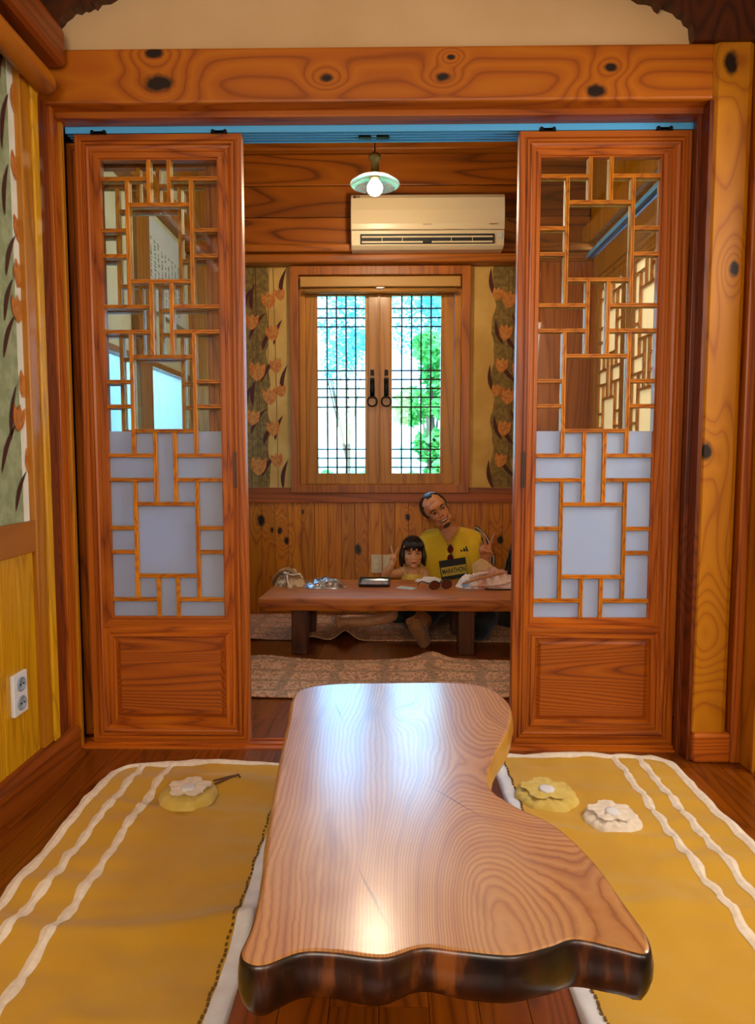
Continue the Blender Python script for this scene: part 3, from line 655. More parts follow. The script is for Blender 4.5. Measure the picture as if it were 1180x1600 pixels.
# ------------------------------------------------------------------ outside
B('ground_outside', -25, 25, 4.9, 60, -1.2, -1.0, two_tone('grass_ground', '4a7a38', '6a9a50', 3), kind='structure', bevel=0)
bm = bmesh.new(); g = [[bm.verts.new((-30 + 60 * i / 40, 16 + 44 * j / 20, -1.1 + 7.5 * (j / 20) ** .8 + 1.2 * noise.noise(Vector((i * .3, j * .4, 2))))) for i in range(41)] for j in range(21)]
for j in range(20):
    for i in range(40): bm.faces.new((g[j][i], g[j][i + 1], g[j + 1][i + 1], g[j + 1][i]))
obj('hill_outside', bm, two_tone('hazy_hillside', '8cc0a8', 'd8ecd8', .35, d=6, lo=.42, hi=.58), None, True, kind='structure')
def leafmat(name, a, b):
    t = NT(name); oi = t.n('ShaderNodeTexCoord'); col = t.ramp(t.noise(oi.outputs['Object'], 4, 3), [(.35, a), (.65, b)])
    d = t.n('ShaderNodeBsdfDiffuse'); tl2 = t.n('ShaderNodeBsdfTranslucent'); t.l(col, d.inputs[0]); t.l(col, tl2.inputs[0]); mx = t.n('ShaderNodeMixShader'); mx.inputs[0].default_value = .4
    t.l(d.outputs[0], mx.inputs[1]); t.l(tl2.outputs[0], mx.inputs[2]); t.l(mx.outputs[0], t.out.inputs[0]); return t.m
lf = leafmat('bright_leaves', '48a050', '8ad078'); lf2 = leafmat('hazy_blue_leaves', '4a98b0', '78c4d8')  # second mix has distance haze put into its leaf colour
bark = plain('bark', '5a4a38', .9)
def tree(loc, R, H, n, m, seed, label, base=.25):
    rr = random.Random(seed); t = empty('tree', loc, label=label, cat='tree', group='trees beyond the back window')
    bm = bmesh.new(); cl = [(rr.gauss(0, R * .45), rr.gauss(0, R * .4), H * (base + (1 - base) * rr.random()), R * rr.uniform(.25, .5)) for _ in range(16)]
    for k in range(n):
        c = rr.choice(cl); d = Vector((rr.gauss(0, 1), rr.gauss(0, 1), rr.gauss(0, 1))).normalized() * c[3] * rr.uniform(.6, 1.05)
        p = Vector(c[:3]) + d; s = rr.uniform(.05, .1) * (1.8 if R > 1.5 else 1); a = Vector((rr.gauss(0, 1), rr.gauss(0, 1), rr.gauss(0, .6))).normalized(); b = a.cross(Vector((rr.gauss(0, 1), rr.gauss(0, 1), rr.gauss(0, 1)))).normalized()
        bm.faces.new([bm.verts.new(p + a * s), bm.verts.new(p + b * s * .5), bm.verts.new(p - a * s), bm.verts.new(p - b * s * .5)])
    obj('crown', bm, m, t, kind='stuff')
    bm = bmesh.new(); tube(bm, [(0, 0, -.1), (.05, 0, H * .4), (0, 0.05, H * .8)], [.09, .06, .02], 8)
    for k in range(4): tube(bm, [(0, 0, H * .3), (rr.uniform(-.6, .6) * R, rr.uniform(-.5, .5) * R, H * .7)], [.04, .012], 6)
    obj('trunk', bm, bark, t)
tree((.62, 10, -1), .62, 3.7, 5200, lf, 1, 'leafy green tree filling the right side of the back window view')
tree((-.35, 12.5, -1), .5, 1.9, 2200, lf, 2, 'bright bush in the lower middle of the window view, behind the low shrubs')
tree((-1.0, 11, -1), .55, 1.6, 2400, lf, 3, 'low bush at the lower left of the window view')
tree((.25, 9.5, -1), .45, 1.35, 1500, lf, 4, 'low shrub nearest the back window, right of its centre')
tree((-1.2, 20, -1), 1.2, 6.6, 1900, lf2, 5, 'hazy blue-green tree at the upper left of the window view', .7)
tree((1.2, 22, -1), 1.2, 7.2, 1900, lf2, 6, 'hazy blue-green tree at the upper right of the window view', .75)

# ------------------------------------------------------------------ air conditioner
ac = empty('air_conditioner', (.231, 4.24, 2.25), label='white wall air conditioner above the window, behind the pendant lamp', cat='air conditioner')
acw = plain('ac_ivory', 'd0bc98', .3, Coat_Weight=.4); acb = plain('ac_dark', '14100c', .6); acg = plain('ac_louvre', 'c8b896', .4)
bm = bmesh.new()
prof = [(.18, .008), (.02, .002), (-.012, .02), (-.02, .09), (-.022, .105), (.18, .105)]
ring_loft(bm, [[(x, a, b) for a, b in prof] for x in (-.455, -.445, .445, .455)]); obj('body', bm, acw, ac, bevel=.005)
bm = bmesh.new(); prof = [(.18, .108), (-.024, .108), (-.03, .14), (-.03, .22), (-.022, .29), (-.005, .315), (.03, .322), (.18, .322)]
ring_loft(bm, [[(x, a, b) for a, b in prof] for x in (-.456, .456)]); obj('front_panel', bm, acw, ac, bevel=.006)
B('outlet_slot', -.40, .395, -.026, -.012, .026, .082, acb, ac, .002, label='dark air outlet')
for z in (.035, .065): B('louvre', -.39, .385, -.031, -.024, z - .006, z + .004, acg, ac, .001)
for x in (-.27, -.15, .14, .265): B('vane', x - .002, x + .002, -.029, -.02, .028, .07, acg, ac, 0)
B('hinge', -.03, .025, -.033, -.026, .028, .055, acb, ac, .003)
B('display', .415, .44, -.0245, -.02, .055, .09, plain('display', 'b8c4c8', .3), ac, .001)
inkb = plain('ac_ink', '2a1c14', .5)
bm = bmesh.new(); lathe(bm, [(.009, 0), (.009, .001)], n=14); o = obj('logo', bm, plain('logo_red', '5a1a1a', .5), ac); o.location = (-.432, -.0262, .295); o.rotation_euler = (PI / 2, 0, 0)
text_mesh('logo_letters', 'LG', .016, inkb, ac, (-.412, -.0275, .295), sx=1.1, bold=.0004)
text_mesh('badge', 'DUALCOOL', .009, inkb, ac, (0.0, -.0308, .135), sx=1.1); text_mesh('badge', 'INVERTER V', .0095, inkb, ac, (.39, -.0308, .135), sx=1.1)

# ------------------------------------------------------------------ pendant lamp
pl = empty('pendant_lamp', (-.068, 3.5, 2.34), label='lit pendant lamp with a clear glass disc shade in the far room', cat='lamp')
brass = plain('aged_brass', '8a7a48', .35, Metallic=.8)
gl = NT('lamp_glass'); a_ = gl.n('ShaderNodeBsdfTransparent'); a_.inputs[0].default_value = (.86, .97, 1, 1); b_ = gl.n('ShaderNodeBsdfGlossy'); b_.inputs['Roughness'].default_value = .06; b_.inputs[0].default_value = (.8, .95, 1, 1)
c_ = gl.n('ShaderNodeBsdfTranslucent'); c_.inputs[0].default_value = (.6, .85, .95, 1); lw = gl.n('ShaderNodeLayerWeight'); lw.inputs[0].default_value = .35; m_1 = gl.n('ShaderNodeMixShader'); m_2 = gl.n('ShaderNodeMixShader'); m_2.inputs[0].default_value = .14
gl.l(lw.outputs['Facing'], m_1.inputs[0]); gl.l(a_.outputs[0], m_1.inputs[1]); gl.l(b_.outputs[0], m_1.inputs[2]); gl.l(m_1.outputs[0], m_2.inputs[1]); gl.l(c_.outputs[0], m_2.inputs[2]); gl.l(m_2.outputs[0], gl.out.inputs[0]); gl = gl.m
bm = bmesh.new(); tube(bm, [(0, 0, .13), (0, 0, .59)], .003, 8); obj('cord', bm, black, pl)
bm = bmesh.new(); lathe(bm, [(.006, .155), (.02, .15), (.03, .14), (.03, .125), (.02, .118), (.02, .045), (.026, .04), (.026, .03), (.018, .03)], n=20); obj('socket', bm, brass, pl, True)
bm = bmesh.new(); lathe(bm, [(.018, .044), (.05, .040), (.09, .028), (.118, .008), (.121, .006), (.121, .001), (.117, .002), (.088, .021), (.05, .034), (.018, .038)], n=40, cap=False)
obj('shade', bm, gl, pl, True)
em = NT('bulb_glow'); e = em.n('ShaderNodeEmission'); e.inputs[0].default_value = (1, .93, .75, 1); e.inputs[1].default_value = 7; em.l(e.outputs[0], em.out.inputs[0])
bm = bmesh.new(); lathe(bm, [(.012, .032), (.022, .02), (.036, 0), (.039, -.014), (.036, -.03), (.024, -.044), (.008, -.051)], n=20); obj('bulb', bm, em.m, pl, True)
lamp('bulb_light', 'POINT', (-.068, 3.5, 2.24), (-.068, 3.5, 0), 18, (1, .80, .52), (.04,))

# ------------------------------------------------------------------ far low table
ft = empty('low_table', (0, 3.72, 0), label='long low wooden table in the far room, in front of the man and girl', cat='table')
bm = bmesh.new()
out = [(-.66, -.27), (-.3, -.272), (.1, -.268), (.5, -.275), (.86, -.27), (.90, .0), (.88, .27), (.2, .275), (-.3, .27), (-.62, .262), (-.645, 0)]
ring_loft(bm, [[(x * k + o_, y * k, z) for x, y in out] for z, k, o_ in [(.300, .985, 0), (.294, 1, 0), (.262, .995, .0), (.232, .95, .0)]]); obj('table_top', bm, ftab_m, ft, bevel=.004)
dkl = wood('dark_table_leg', '5a2a12', '46200c', '2a1006', 'Z', 6, .1, 7)
for x in (-.455, .40): B('leg', x - .042, x + .042, -.24, -.15, 0, .234, dkl, ft, .006); B('leg', x - .042, x + .042, .14, .22, .013, .234, dkl, ft, .006)
TZ = .300

# ------------------------------------------------------------------ near slab table
outl = [(-0.272, 1.887), (-0.259, 1.985), (-0.167, 2.037), (0.026, 2.052), (0.20, 2.056), (0.29, 2.02), (0.329, 1.93), (0.334, 1.823), (0.303, 1.69), (0.247, 1.54), (0.212, 1.40), (0.245, 1.319), (0.313, 1.237), (0.35, 1.125), (0.364, 1.016), (0.372, .94), (0.357, .903), (0.316, .915), (0.266, .93), (0.226, .914), (0.17, .897), (0.101, .904), (0.048, .91), (-0.005, .89), (-0.076, .899), (-0.12, .898), (-0.164, .874), (-0.191, .877), (-0.205, .90), (-0.200, .96), (-0.206, 1.072), (-0.231, 1.324), (-0.250, 1.567), (-0.262, 1.767)]
def catmull(P, m=8):
    n = len(P); R = []
    for i in range(n):
        p0, p1, p2, p3 = [Vector(P[(i + k - 1) % n]) for k in range(4)]
        for j in range(m):
            t = j / m; R.append(.5 * ((2 * p1) + (p2 - p0) * t + (2 * p0 - 5 * p1 + 4 * p2 - p3) * t * t + (3 * p1 - p0 - 3 * p2 + p3) * t ** 3))
    return R
oc = catmull(outl, 8); N = len(oc)
area = sum(oc[i].x * oc[(i + 1) % N].y - oc[(i + 1) % N].x * oc[i].y for i in range(N))
nrm = []
for i in range(N):
    t = (oc[(i + 2) % N] - oc[i - 2]).normalized(); nn = Vector((t.y, -t.x)); nrm.append(nn if area > 0 else -nn)
bm = bmesh.new(); rings = []
for off, z in [(-.009, .3300), (-.004, .329), (-.001, .3255), (.0, .321), (.003, .305), (.003, .285), (-.002, .268), (-.010, .254), (-.022, .246)]:
    rg = []
    for i in range(N):
        w = .0 if z > .315 else .004 * noise.noise(Vector((oc[i].x * 14, oc[i].y * 14, z * 9)))
        zz = z if z > .3 else z + .006 * noise.noise(Vector((oc[i].x * 9, oc[i].y * 9, 3)))
        p = oc[i] + nrm[i] * (off + w); rg.append((p.x, p.y, zz))
    rings.append(rg)
vr = ring_loft(bm, rings, cap=True)
bm.faces.ensure_lookup_table()
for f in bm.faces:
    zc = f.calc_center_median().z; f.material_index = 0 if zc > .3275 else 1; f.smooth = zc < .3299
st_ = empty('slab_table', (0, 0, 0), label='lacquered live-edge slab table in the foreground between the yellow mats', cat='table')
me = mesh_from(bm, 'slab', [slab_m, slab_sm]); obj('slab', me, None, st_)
legm = wood('slab_leg', '7a4420', '643414', '3c1c08', 'Z', 6, .15, 7)
for yy in (1.32, 1.82):
    bm = bmesh.new(); cx = .02
    ring_loft(bm, [[(cx - a, yy - b, z), (cx + a, yy - b, z), (cx + a, yy + b, z), (cx - a, yy + b, z)] for a, b, z in [(.15, .05, 0), (.14, .045, .1), (.17, .06, .25)]]); obj('leg', bm, legm, st_, bevel=.01)

# ------------------------------------------------------------------ yellow mats
def mat_h(x, y, s):
    v = Vector((x * 5 + s, y * 2.2, s)); h = .026 * max(0, noise.noise(Vector((x * 2.4 + s, y * 9 + .8 * x, s))) + .05) + .005 * noise.noise(Vector((x * 14, y * 17 + s, 1)))
    h += .016 * math.exp(-((y - 1.42 - .05 * x + .02 * math.sin(8 * x)) / .035) ** 2) + .007 * math.exp(-((y - 1.83 + .1 * x) / .022) ** 2)
    return .008 + h
def strip(bm, p, w, z=lambda x, y: 0, th=.002, mi=0, seed=0, wav=.3, seg=None):
    L = []; R = []
    for i, q in enumerate(p):
        a = Vector(p[min(i + 1, len(p) - 1)]) - Vector(p[max(i - 1, 0)]); nn = Vector((-a.y, a.x)).normalized()
        ww = w * (1 + wav * abs(math.sin(i * .55 + seed)) + wav * .6 * noise.noise(Vector((i * .7, seed, 0))))
        c = Vector(q) + nn * w * .35 * wav * noise.noise(Vector((i * .25, seed + 5, 0)))
        L.append(c + nn * ww / 2); R.append(c - nn * ww / 2)
    rows = []
    for l, r in zip(L, R): rows.append([bm.verts.new((l.x, l.y, z(l.x, l.y))), bm.verts.new((*((l + r) / 2), z(*((l + r) / 2)) + th)), bm.verts.new((r.x, r.y, z(r.x, r.y)))])
    for a, b in zip(rows, rows[1:]):
        for k in (0, 1): bm.faces.new((a[k], a[k + 1], b[k + 1], b[k])).material_index = mi
def flower(parent, x, y, r, s, outer, label, top=lace):
    z = max(mat_h(x + a, y + b, s) for a in (-.06, 0, .06) for b in (-.06, 0, .06)) + .003; f = []
    bm = bmesh.new(); n = 48; ctr = bm.verts.new((x, y, z + .012)); prev = None; rows = []
    for k, q in enumerate((.25, .5, .75, .93, 1.0)):
        row = []
        for i in range(n):
            a = 2 * PI * i / n; sc = 1 + (.06 * abs(math.sin(3.5 * a)) + .02 * noise.noise(Vector((a * 3, s, 1)))) * q
            ru = .003 * math.sin(a * 14) * q * (q < 1) + .002 * noise.noise(Vector((a * 6, q * 5, s)))
            row.append(bm.verts.new((x + r * q * sc * math.cos(a), y + r * q * sc * math.sin(a), z + .011 * (1 - q ** 3) + ru - (.012 if q == 1 else 0))))
        rows.append(row)
    for i in range(n): bm.faces.new((ctr, rows[0][i], rows[0][(i + 1) % n]))
    for a, b in zip(rows, rows[1:]):
        for i in range(n): bm.faces.new((a[i], b[i], b[(i + 1) % n], a[(i + 1) % n]))
    fo = obj('applique_flower', bm, outer, parent, True, label=label)
    bm = bmesh.new(); ctr = bm.verts.new((x, y + .01, z + .02)); rows = []
    for q in (.4, .62, .72):
        rows.append([bm.verts.new((x + r * q * (1 + .12 * math.sin(5 * a) + .04 * math.sin(17 * a)) * math.cos(a), y + .012 + r * q * (1 + .12 * math.sin(5 * a) + .04 * math.sin(17 * a)) * math.sin(a), z + .018 - q * .004 + .002 * math.sin(9 * a + q * 4))) for a in [2 * PI * i / n for i in range(n)]])
    for i in range(n): bm.faces.new((ctr, rows[0][i], rows[0][(i + 1) % n]))
    for a, b in zip(rows, rows[1:]):
        for i in range(n): bm.faces.new((a[i], b[i], b[(i + 1) % n], a[(i + 1) % n]))
    obj('petal_layer', bm, top, fo, True)
    bm = bmesh.new(); lathe(bm, [(r * .26, .014), (r * .25, .0205), (r * .18, .022), (.001, .0225)], (x, y, z), 20); obj('flower_centre', bm, lacew, fo, True)
    return fo
def mat(name, x0, x1, y0, y1, wide, s, label, inner, stripes):
    root = empty(name, ((x0 + x1) / 2, (y0 + y1) / 2, 0), label=label, cat='floor mat', group='yellow floor mats')
    off = Vector(root.location)
    def fin(o):
        o.location = -off; return o
    NX, NY = 60, 150; bm = bmesh.new(); g = []
    for j in range(NY + 1):
        row = []
        for i in range(NX + 1):
            x = x0 + (x1 - x0) * i / NX; y = y0 + (y1 - y0) * j / NY
            oy = 0
            e = min(x - x0, x1 - x, y1 - y); h = mat_h(x, y, s) if e > .001 else .002
            ox = (x1 if inner > 0 else x0)
            # rounded outer far corner
            cxr = (x0 + .07) if inner > 0 else (x1 - .07)
            if y > y1 - .07 and ((x < cxr) if inner > 0 else (x > cxr)):
                dx, dy = abs(x - cxr) / .07, (y - (y1 - .07)) / .07; m_ = max(dx, dy); ln = math.hypot(dx, dy)
                if ln > 1e-6: k = m_ / ln; x = cxr + (x - cxr) * k; y = y1 - .07 + (y - (y1 - .07)) * k
            xx = x + .004 * noise.noise(Vector((x * 2, y * 5, s)))
            row.append(bm.verts.new((xx, y, h)))
        g.append(row)
    wi = int(NX * wide / (x1 - x0)); wo_ = 3
    for j in range(NY):
        for i in range(NX):
            f = bm.faces.new((g[j][i], g[j][i + 1], g[j + 1][i + 1], g[j + 1][i]))
            if (inner > 0 and i >= NX - wi) or (inner < 0 and i < wi): f.material_index = 1
    ms = fin(obj('mat_cloth', bm, [yel, lacew], root, True)); sol = ms.modifiers.new('s', 'SOLIDIFY'); sol.thickness = .006; sol.offset = -1
    zf = lambda x, y: mat_h(x, y, s) + .001
    # lace edge: outer side, round corner, far side
    ox = x0 + .014 if inner > 0 else x1 - .014; sg = 1 if inner > 0 else -1
    path = [(ox, y0 + (y1 - .075 - y0) * k / 90) for k in range(91)]
    path += [(ox + sg * (.06 - .06 * math.cos(a)), y1 - .075 + .065 * math.sin(a)) for a in [PI / 2 * k / 8 for k in range(1, 9)]]
    xe = x1 - .01 if inner > 0 else x0 + .01
    path += [(path[-1][0] + (xe - path[-1][0]) * k / 30, y1 - .010) for k in range(1, 31)]
    bm = bmesh.new(); strip(bm, path, .024, zf, .004, seed=s, wav=.25); fin(obj('lace_edge', bm, lace, root))
    for q, sx in enumerate(stripes):
        bm = bmesh.new(); strip(bm, [(sx + .004 * noise.noise(Vector((k * .15, s + q, 0))), y0 + .01 + (y1 - y0 - .025) * k / 130) for k in range(131)], .017, zf, .004, seed=s + q * 3, wav=.7)
        fin(obj('lace_stripe', bm, lace, root))
    xi = (x1 - wide) if inner > 0 else (x0 + wide)
    bm = bmesh.new()
    for k in range(120):
        y = y0 + (y1 - y0) * (k + .5) / 120; x = xi + .002 * math.sin(k * 1.3); z = zf(x, y) + .001; L = (y1 - y0) / 120 * .3
        box(bm, x - .0025, x + .0025, y - L, y + L, z - .001, z + .0012)
    fin(obj('stitching', bm, plain('stitch_' + name + str(s), '6a5018', .9), root, kind='stuff'))
    return root, fin
m1, fin1 = mat('floor_mat', -.884, -.285, .45, 2.185, .045, 1.7, 'yellow lace-edged floor mat left of the slab table, with one flower', 1, (-.800, -.706))
f1 = flower(m1, -.588, 1.955, .082, 1.7, petal_y, 'pale yellow applique flower with a white centre'); fin1(f1)
bm = bmesh.new(); tube(bm, [(-.52, 2.0, .032), (-.495, 2.03, .032), (-.475, 2.05, .032), (-.462, 2.058, .034), (-.455, 2.045, .032)], .0035, 6); tube(bm, [(-.53, 2.02, .032), (-.50, 2.04, .032), (-.475, 2.055, .032)], .003, 6); fin1(obj('flower_stem', bm, plain('crochet_brown', '6a4a30', .9), m1, label='brown crocheted stem'))
m2, fin2 = mat('floor_mat', .345, .945, .45, 2.27, .04, 5.1, 'yellow lace-edged floor mat right of the slab table, with two flowers', -1, (.757, .838))
fin2(flower(m2, .47, 1.985, .092, 5.1, petal_y, 'pale yellow applique flower half hidden by the table', petal_y)); fin2(flower(m2, .622, 1.855, .078, 5.1, lace, 'cream applique flower with a small round centre'))

# ------------------------------------------------------------------ damask rugs in the far room
def rug(x0, x1, y0, y1, label, lift):
    root = empty('damask_rug', ((x0 + x1) / 2, (y0 + y1) / 2, 0), label=label, cat='rug', group='damask rugs in the far room')
    bm = bmesh.new(); NX, NY = 140, 40; g = []
    for j in range(NY + 1):
        r = []
        for i in range(NX + 1):
            x = x0 + (x1 - x0) * i / NX; y = y0 + (y1 - y0) * j / NY
            h, dy = lift(x, y); r.append(bm.verts.new((x - root.location.x, y + dy - root.location.y, .006 + h)))
        g.append(r)
    for j in range(NY):
        for i in range(NX): bm.faces.new((g[j][i], g[j][i + 1], g[j + 1][i + 1], g[j + 1][i]))
    o = obj('rug_cloth', bm, damask_m, root, True); s = o.modifiers.new('s', 'SOLIDIFY'); s.thickness = .005; s.offset = -1
    bm = bmesh.new(); e = g and None
    return root
ga = lambda v, c, w: math.exp(-((v - c) / w) ** 2)
rug(-.95, 1.1, 2.83, 3.36, 'damask rug in front of the far table', lambda x, y: (.034 * ga(x, .215, .07) * max(0, (y - 3.05) / .31) + .016 * ga(x, -.62, .12) * max(0, (y - 3.1) / .26) + .004 * (1 + math.sin(x * 9)) * max(0, (y - 3.2) / .16), .012 * math.sin(x * 5)))
def l2(x, y):
    e = max(0, 1 - (y - 3.72) / .4)
    return ((.055 * ga(x, -.235, .05) + .014 * ga(x, -.42, .06) + .012 * ga(x, -.33, .2) + .01 * ga(x, -.8, .12)) * e, -.02 * ga(x, -.33, .06) + .012 * math.sin(x * 7))
rug(-1.15, 1.1, 3.74, 4.38, 'damask rug under the seated man and girl, its front edge rucked up', l2)
# ------------------------------------------------------------------ things on the far table
def crumple(root, name, cx, cy, rx, ry, h, seed, m, n=44, sharp=9, base=TZ, lab=None):
    bm = bmesh.new(); rows = []
    for j in range(n + 1):
        r = []
        for i in range(n + 1):
            u, v = 2 * i / n - 1, 2 * j / n - 1
            x_, y_ = u * math.sqrt(1 - v * v / 2), v * math.sqrt(1 - u * u / 2); q = math.hypot(x_, y_)
            w = Vector((x_ * 1.6 + seed, y_ * 1.6, seed)); a = 1 - abs(noise.noise(w * 1.7)) * 2; b_ = 1 - abs(noise.noise(w * sharp * .45)) * 2
            hh = h * max(0, (1 - q ** 2.2)) * (.55 + .45 * a + .28 * b_) + .004
            ed = 1 + .18 * noise.noise(Vector((math.atan2(y_, x_) * 1.5, seed, 2)))
            r.append(bm.verts.new((cx + x_ * rx * ed, cy + y_ * ry * ed, base + max(.001, hh if q < .98 else .001))))
        rows.append(r)
    for j in range(n):
        for i in range(n): bm.faces.new((rows[j][i], rows[j][i + 1], rows[j + 1][i + 1], rows[j + 1][i]))
    o = obj(name, bm, m, root, True)
    if lab: o['label'] = lab
    return o
cb = empty('cloth_bag', (-.545, 3.80, TZ), label='crumpled beige cloth drawstring bag at the left end of the far table', cat='bag')
crumple(cb, 'bag_body', 0, 0, .085, .07, .085, 3.3, two_tone('beige_sackcloth', '9a7448', 'd8c09a', 25, lo=.45, hi=.55), base=0)
bm = bmesh.new(); pts = [(-.10, .0, .012), (-.08, -.01, .05), (-.045, -.02, .085), (-.01, -.03, .098), (.02, -.04, .085), (.035, -.05, .05)]; tube(bm, pts, [.012, .02, .024, .022, .018, .01], 10, flat=.5); obj('bag_flap', bm, fabric('sack_flap', '9a7040', 'b8905c', 20), cb, True)
bm = bmesh.new(); tube(bm, [(-.01, -.06, .07), (-.005, -.075, .04), (.005, -.08, .012), (.02, -.085, .004), (.0, -.09, .004)], .005, 8); tube(bm, [(-.03, -.05, .08), (.02, -.065, .07), (.06, -.055, .075), (.075, -.05, .05)], .005, 8); obj('drawstring', bm, lace, cb, True)
foil = NT('silver_foil'); co = foil.n('ShaderNodeTexCoord').outputs['Object']; foil.pbr(foil.ramp(foil.noise(co, 30, 2), [(.42, 'b8d4f0'), (.55, 'd8dce0'), (.65, '8a6a50')]), .22, Metallic=.85)
fp = empty('foil_packet', (-.345, 3.75, TZ), label='crinkled silver foil snack packet beside the cloth bag', cat='packet')
crumple(fp, 'packet_body', 0, 0, .12, .055, .045, 8.1, foil.m, sharp=14, base=0)
bm = bmesh.new()
for k in range(9): box(bm, -.115 + k * .0008, -.095, -.04 + k * .009, -.0345 + k * .009, .012, .016)
obj('crimped_end', bm, foil.m, fp)
ph = empty('tray', (-.077, 3.86, TZ), label='black-rimmed flat tray with a painted pale blue reflection, centre of the far table', cat='tray')
blk = plain('gloss_black', '101216', .15, Coat_Weight=.6)
bm = bmesh.new(); rect = lambda a, b, z: [(-a, -b, z), (a, -b, z), (a, b, z), (-a, b, z)]
ring_loft(bm, [rect(.082, .11, 0), rect(.088, .118, .018), rect(.084, .114, .018), rect(.078, .106, .006)]); obj('tray_rim', bm, blk, ph)
B('tray_face', -.078, .078, -.106, .106, .006, .0085, plain('blue_reflection_gloss', '7ab8dc', .08, Coat_Weight=1), ph, 0)  # pale blue reflection painted into the face colour
cd = empty('paper_card', (.098, 3.73, TZ), rz=-.5, label='small white card lying flat left of the sunglasses', cat='card')
B('card', -.05, .05, -.03, .03, .0005, .0022, plain('white_card', 'd8e8f0', .5), cd, 0); bm = bmesh.new()
for k in range(3): box(bm, -.03, .035 - k * .01, -.015 + k * .012, -.013 + k * .012, .0022, .0025)
obj('printed_lines', bm, plain('card_ink', '90b0c8', .7), cd)
ts = empty('paper_tissue', (.235, 3.93, TZ), label='crumpled white tissue at the back edge of the far table, behind the sunglasses', cat='tissue')
crumple(ts, 'tissue_sheet', 0, 0, .085, .035, .022, 5.5, plain('tissue', 'd8d0cc', .8), base=0)
# sunglasses on the table
def sunglasses(loc, rot, label, s=1.0, lens='5a1010', cat='sunglasses'):
    g = empty('sunglasses', loc, label=label, cat=cat); g.rotation_euler = rot; g.scale = (s, s, s)
    fm = plain('tortoise_frame', '120a0a', .25, Coat_Weight=.5); lm = NT('red_lens'); lm.pbr(lin(lens), .06, Coat_Weight=1.0); lm = lm.m
    for sx in (-1, 1):
        cx = sx * .034; o2 = [(cx + .027 * math.cos(a) * (1 + .08 * math.cos(2 * a)), -.0 + .021 * math.sin(a)) for a in [2 * PI * k / 24 for k in range(24)]]
        bm = bmesh.new(); tube(bm, [(x, 0, z) for x, z in o2 + o2[:1]], .0032, 8, cap=False); obj('lens_rim', bm, fm, g, True)
        bm = bmesh.new(); prism(bm, o2, -.001, .001); obj('lens', bm, lm, g)
        bm = bmesh.new(); tube(bm, [(sx * .062, 0, .010), (sx * .066, .02, .011), (sx * .067, .08, .009), (sx * .064, .12, -.004), (sx * .06, .138, -.02)], [.004, .0032, .0028, .0032, .003], 8); obj('temple', bm, fm, g, True)
    bm = bmesh.new(); tube(bm, [(-.01, 0, .009), (0, -.002, .012), (.01, 0, .009)], .003, 8); obj('bridge', bm, fm, g, True)
    return g
sunglasses((.283, 3.70, TZ + .024), (0, 0, .38), 'dark sunglasses with red lenses lying open on the far table', 1.08)
# patterned cloth heap and folded paper
ht = empty('patterned_cloth', (.54, 3.79, TZ), label='crumpled pink and white patterned cloth at the right end of the far table', cat='cloth')
pat = two_tone('pink_print', 'c88c74', 'e2c6b4', 16, lo=.42, hi=.58, d=4); pat2 = two_tone('blue_white_print', '88a8cc', 'e8dcd4', 22, lo=.40, hi=.5)
crumple(ht, 'cloth_heap', .045, 0, .135, .10, .085, 11.2, pat, base=0); crumple(ht, 'cloth_fold', -.085, -.01, .085, .07, .062, 2.7, pat2, base=0, lab='blue and white printed fold of the cloth')
for q, (p, r) in enumerate([([(-.14, -.09, .03), (-.06, -.10, .06), (.02, -.10, .08), (.10, -.10, .10)], .013), ([(-.11, -.10, .02), (-.02, -.115, .025), (.08, -.115, .035), (.14, -.10, .05)], .011), ([(-.10, -.08, .06), (-.05, -.09, .085), (0, -.085, .09)], .018)]):
    bm = bmesh.new(); tube(bm, p, [r * .6] + [r] * (len(p) - 2) + [r * .5], 10, flat=.6); obj('cloth_roll', bm, pat if q else fabric('tan_roll', 'a86a34', 'c08048', 20), ht, True)
bm = bmesh.new(); tube(bm, [(-.02, -.11, .006), (.03, -.125, .006), (.10, -.12, .005), (.16, -.11, .005)], .005, 6); obj('dark_trim', bm, blk, ht, True)
pb = empty('folded_paper_cup', (.53, 3.84, TZ + .085), label='tan folded paper pouch standing in the patterned cloth', cat='pouch')
bm = bmesh.new(); prism(bm, [(-.045, -.085), (.015, -.085), (.055, .015), (.02, .05), (-.01, .062), (-.06, .03)], -.02, .02); obj('pouch_body', bm, fabric('tan_paper', 'c8a468', 'd4b278', 6), pb, bevel=.006)
B('folded_flap', -.03, .02, -.026, -.019, .0, .045, fabric('tan_paper_flap', 'd0ac72', 'dcbc84', 6), pb, .002)
# wall switches
for k, (x, lab) in enumerate([(-.076, 'white wall switch plate left of the girl, its full width in view'), (.0, 'white wall switch plate half hidden behind the raised hand of the girl')]):
    sw = empty('wall_switch', (x, 4.425, .327), label=lab, cat='switch', group='wall switches'); cr_ = plain('ivory_plate', 'cdbb94', .4)
    B('plate', -.035, .035, -.006, .004, -.06, .06, cr_, sw, .003); B('rocker', -.018, .018, -.01, -.005, -.036, .036, plain('ivory_rocker', 'd8c8a2', .35), sw, .002); B('indicator', -.005, .005, -.0108, -.0098, -.002, .001, plain('indicator_dark', '5a4a30', .5), sw, 0)

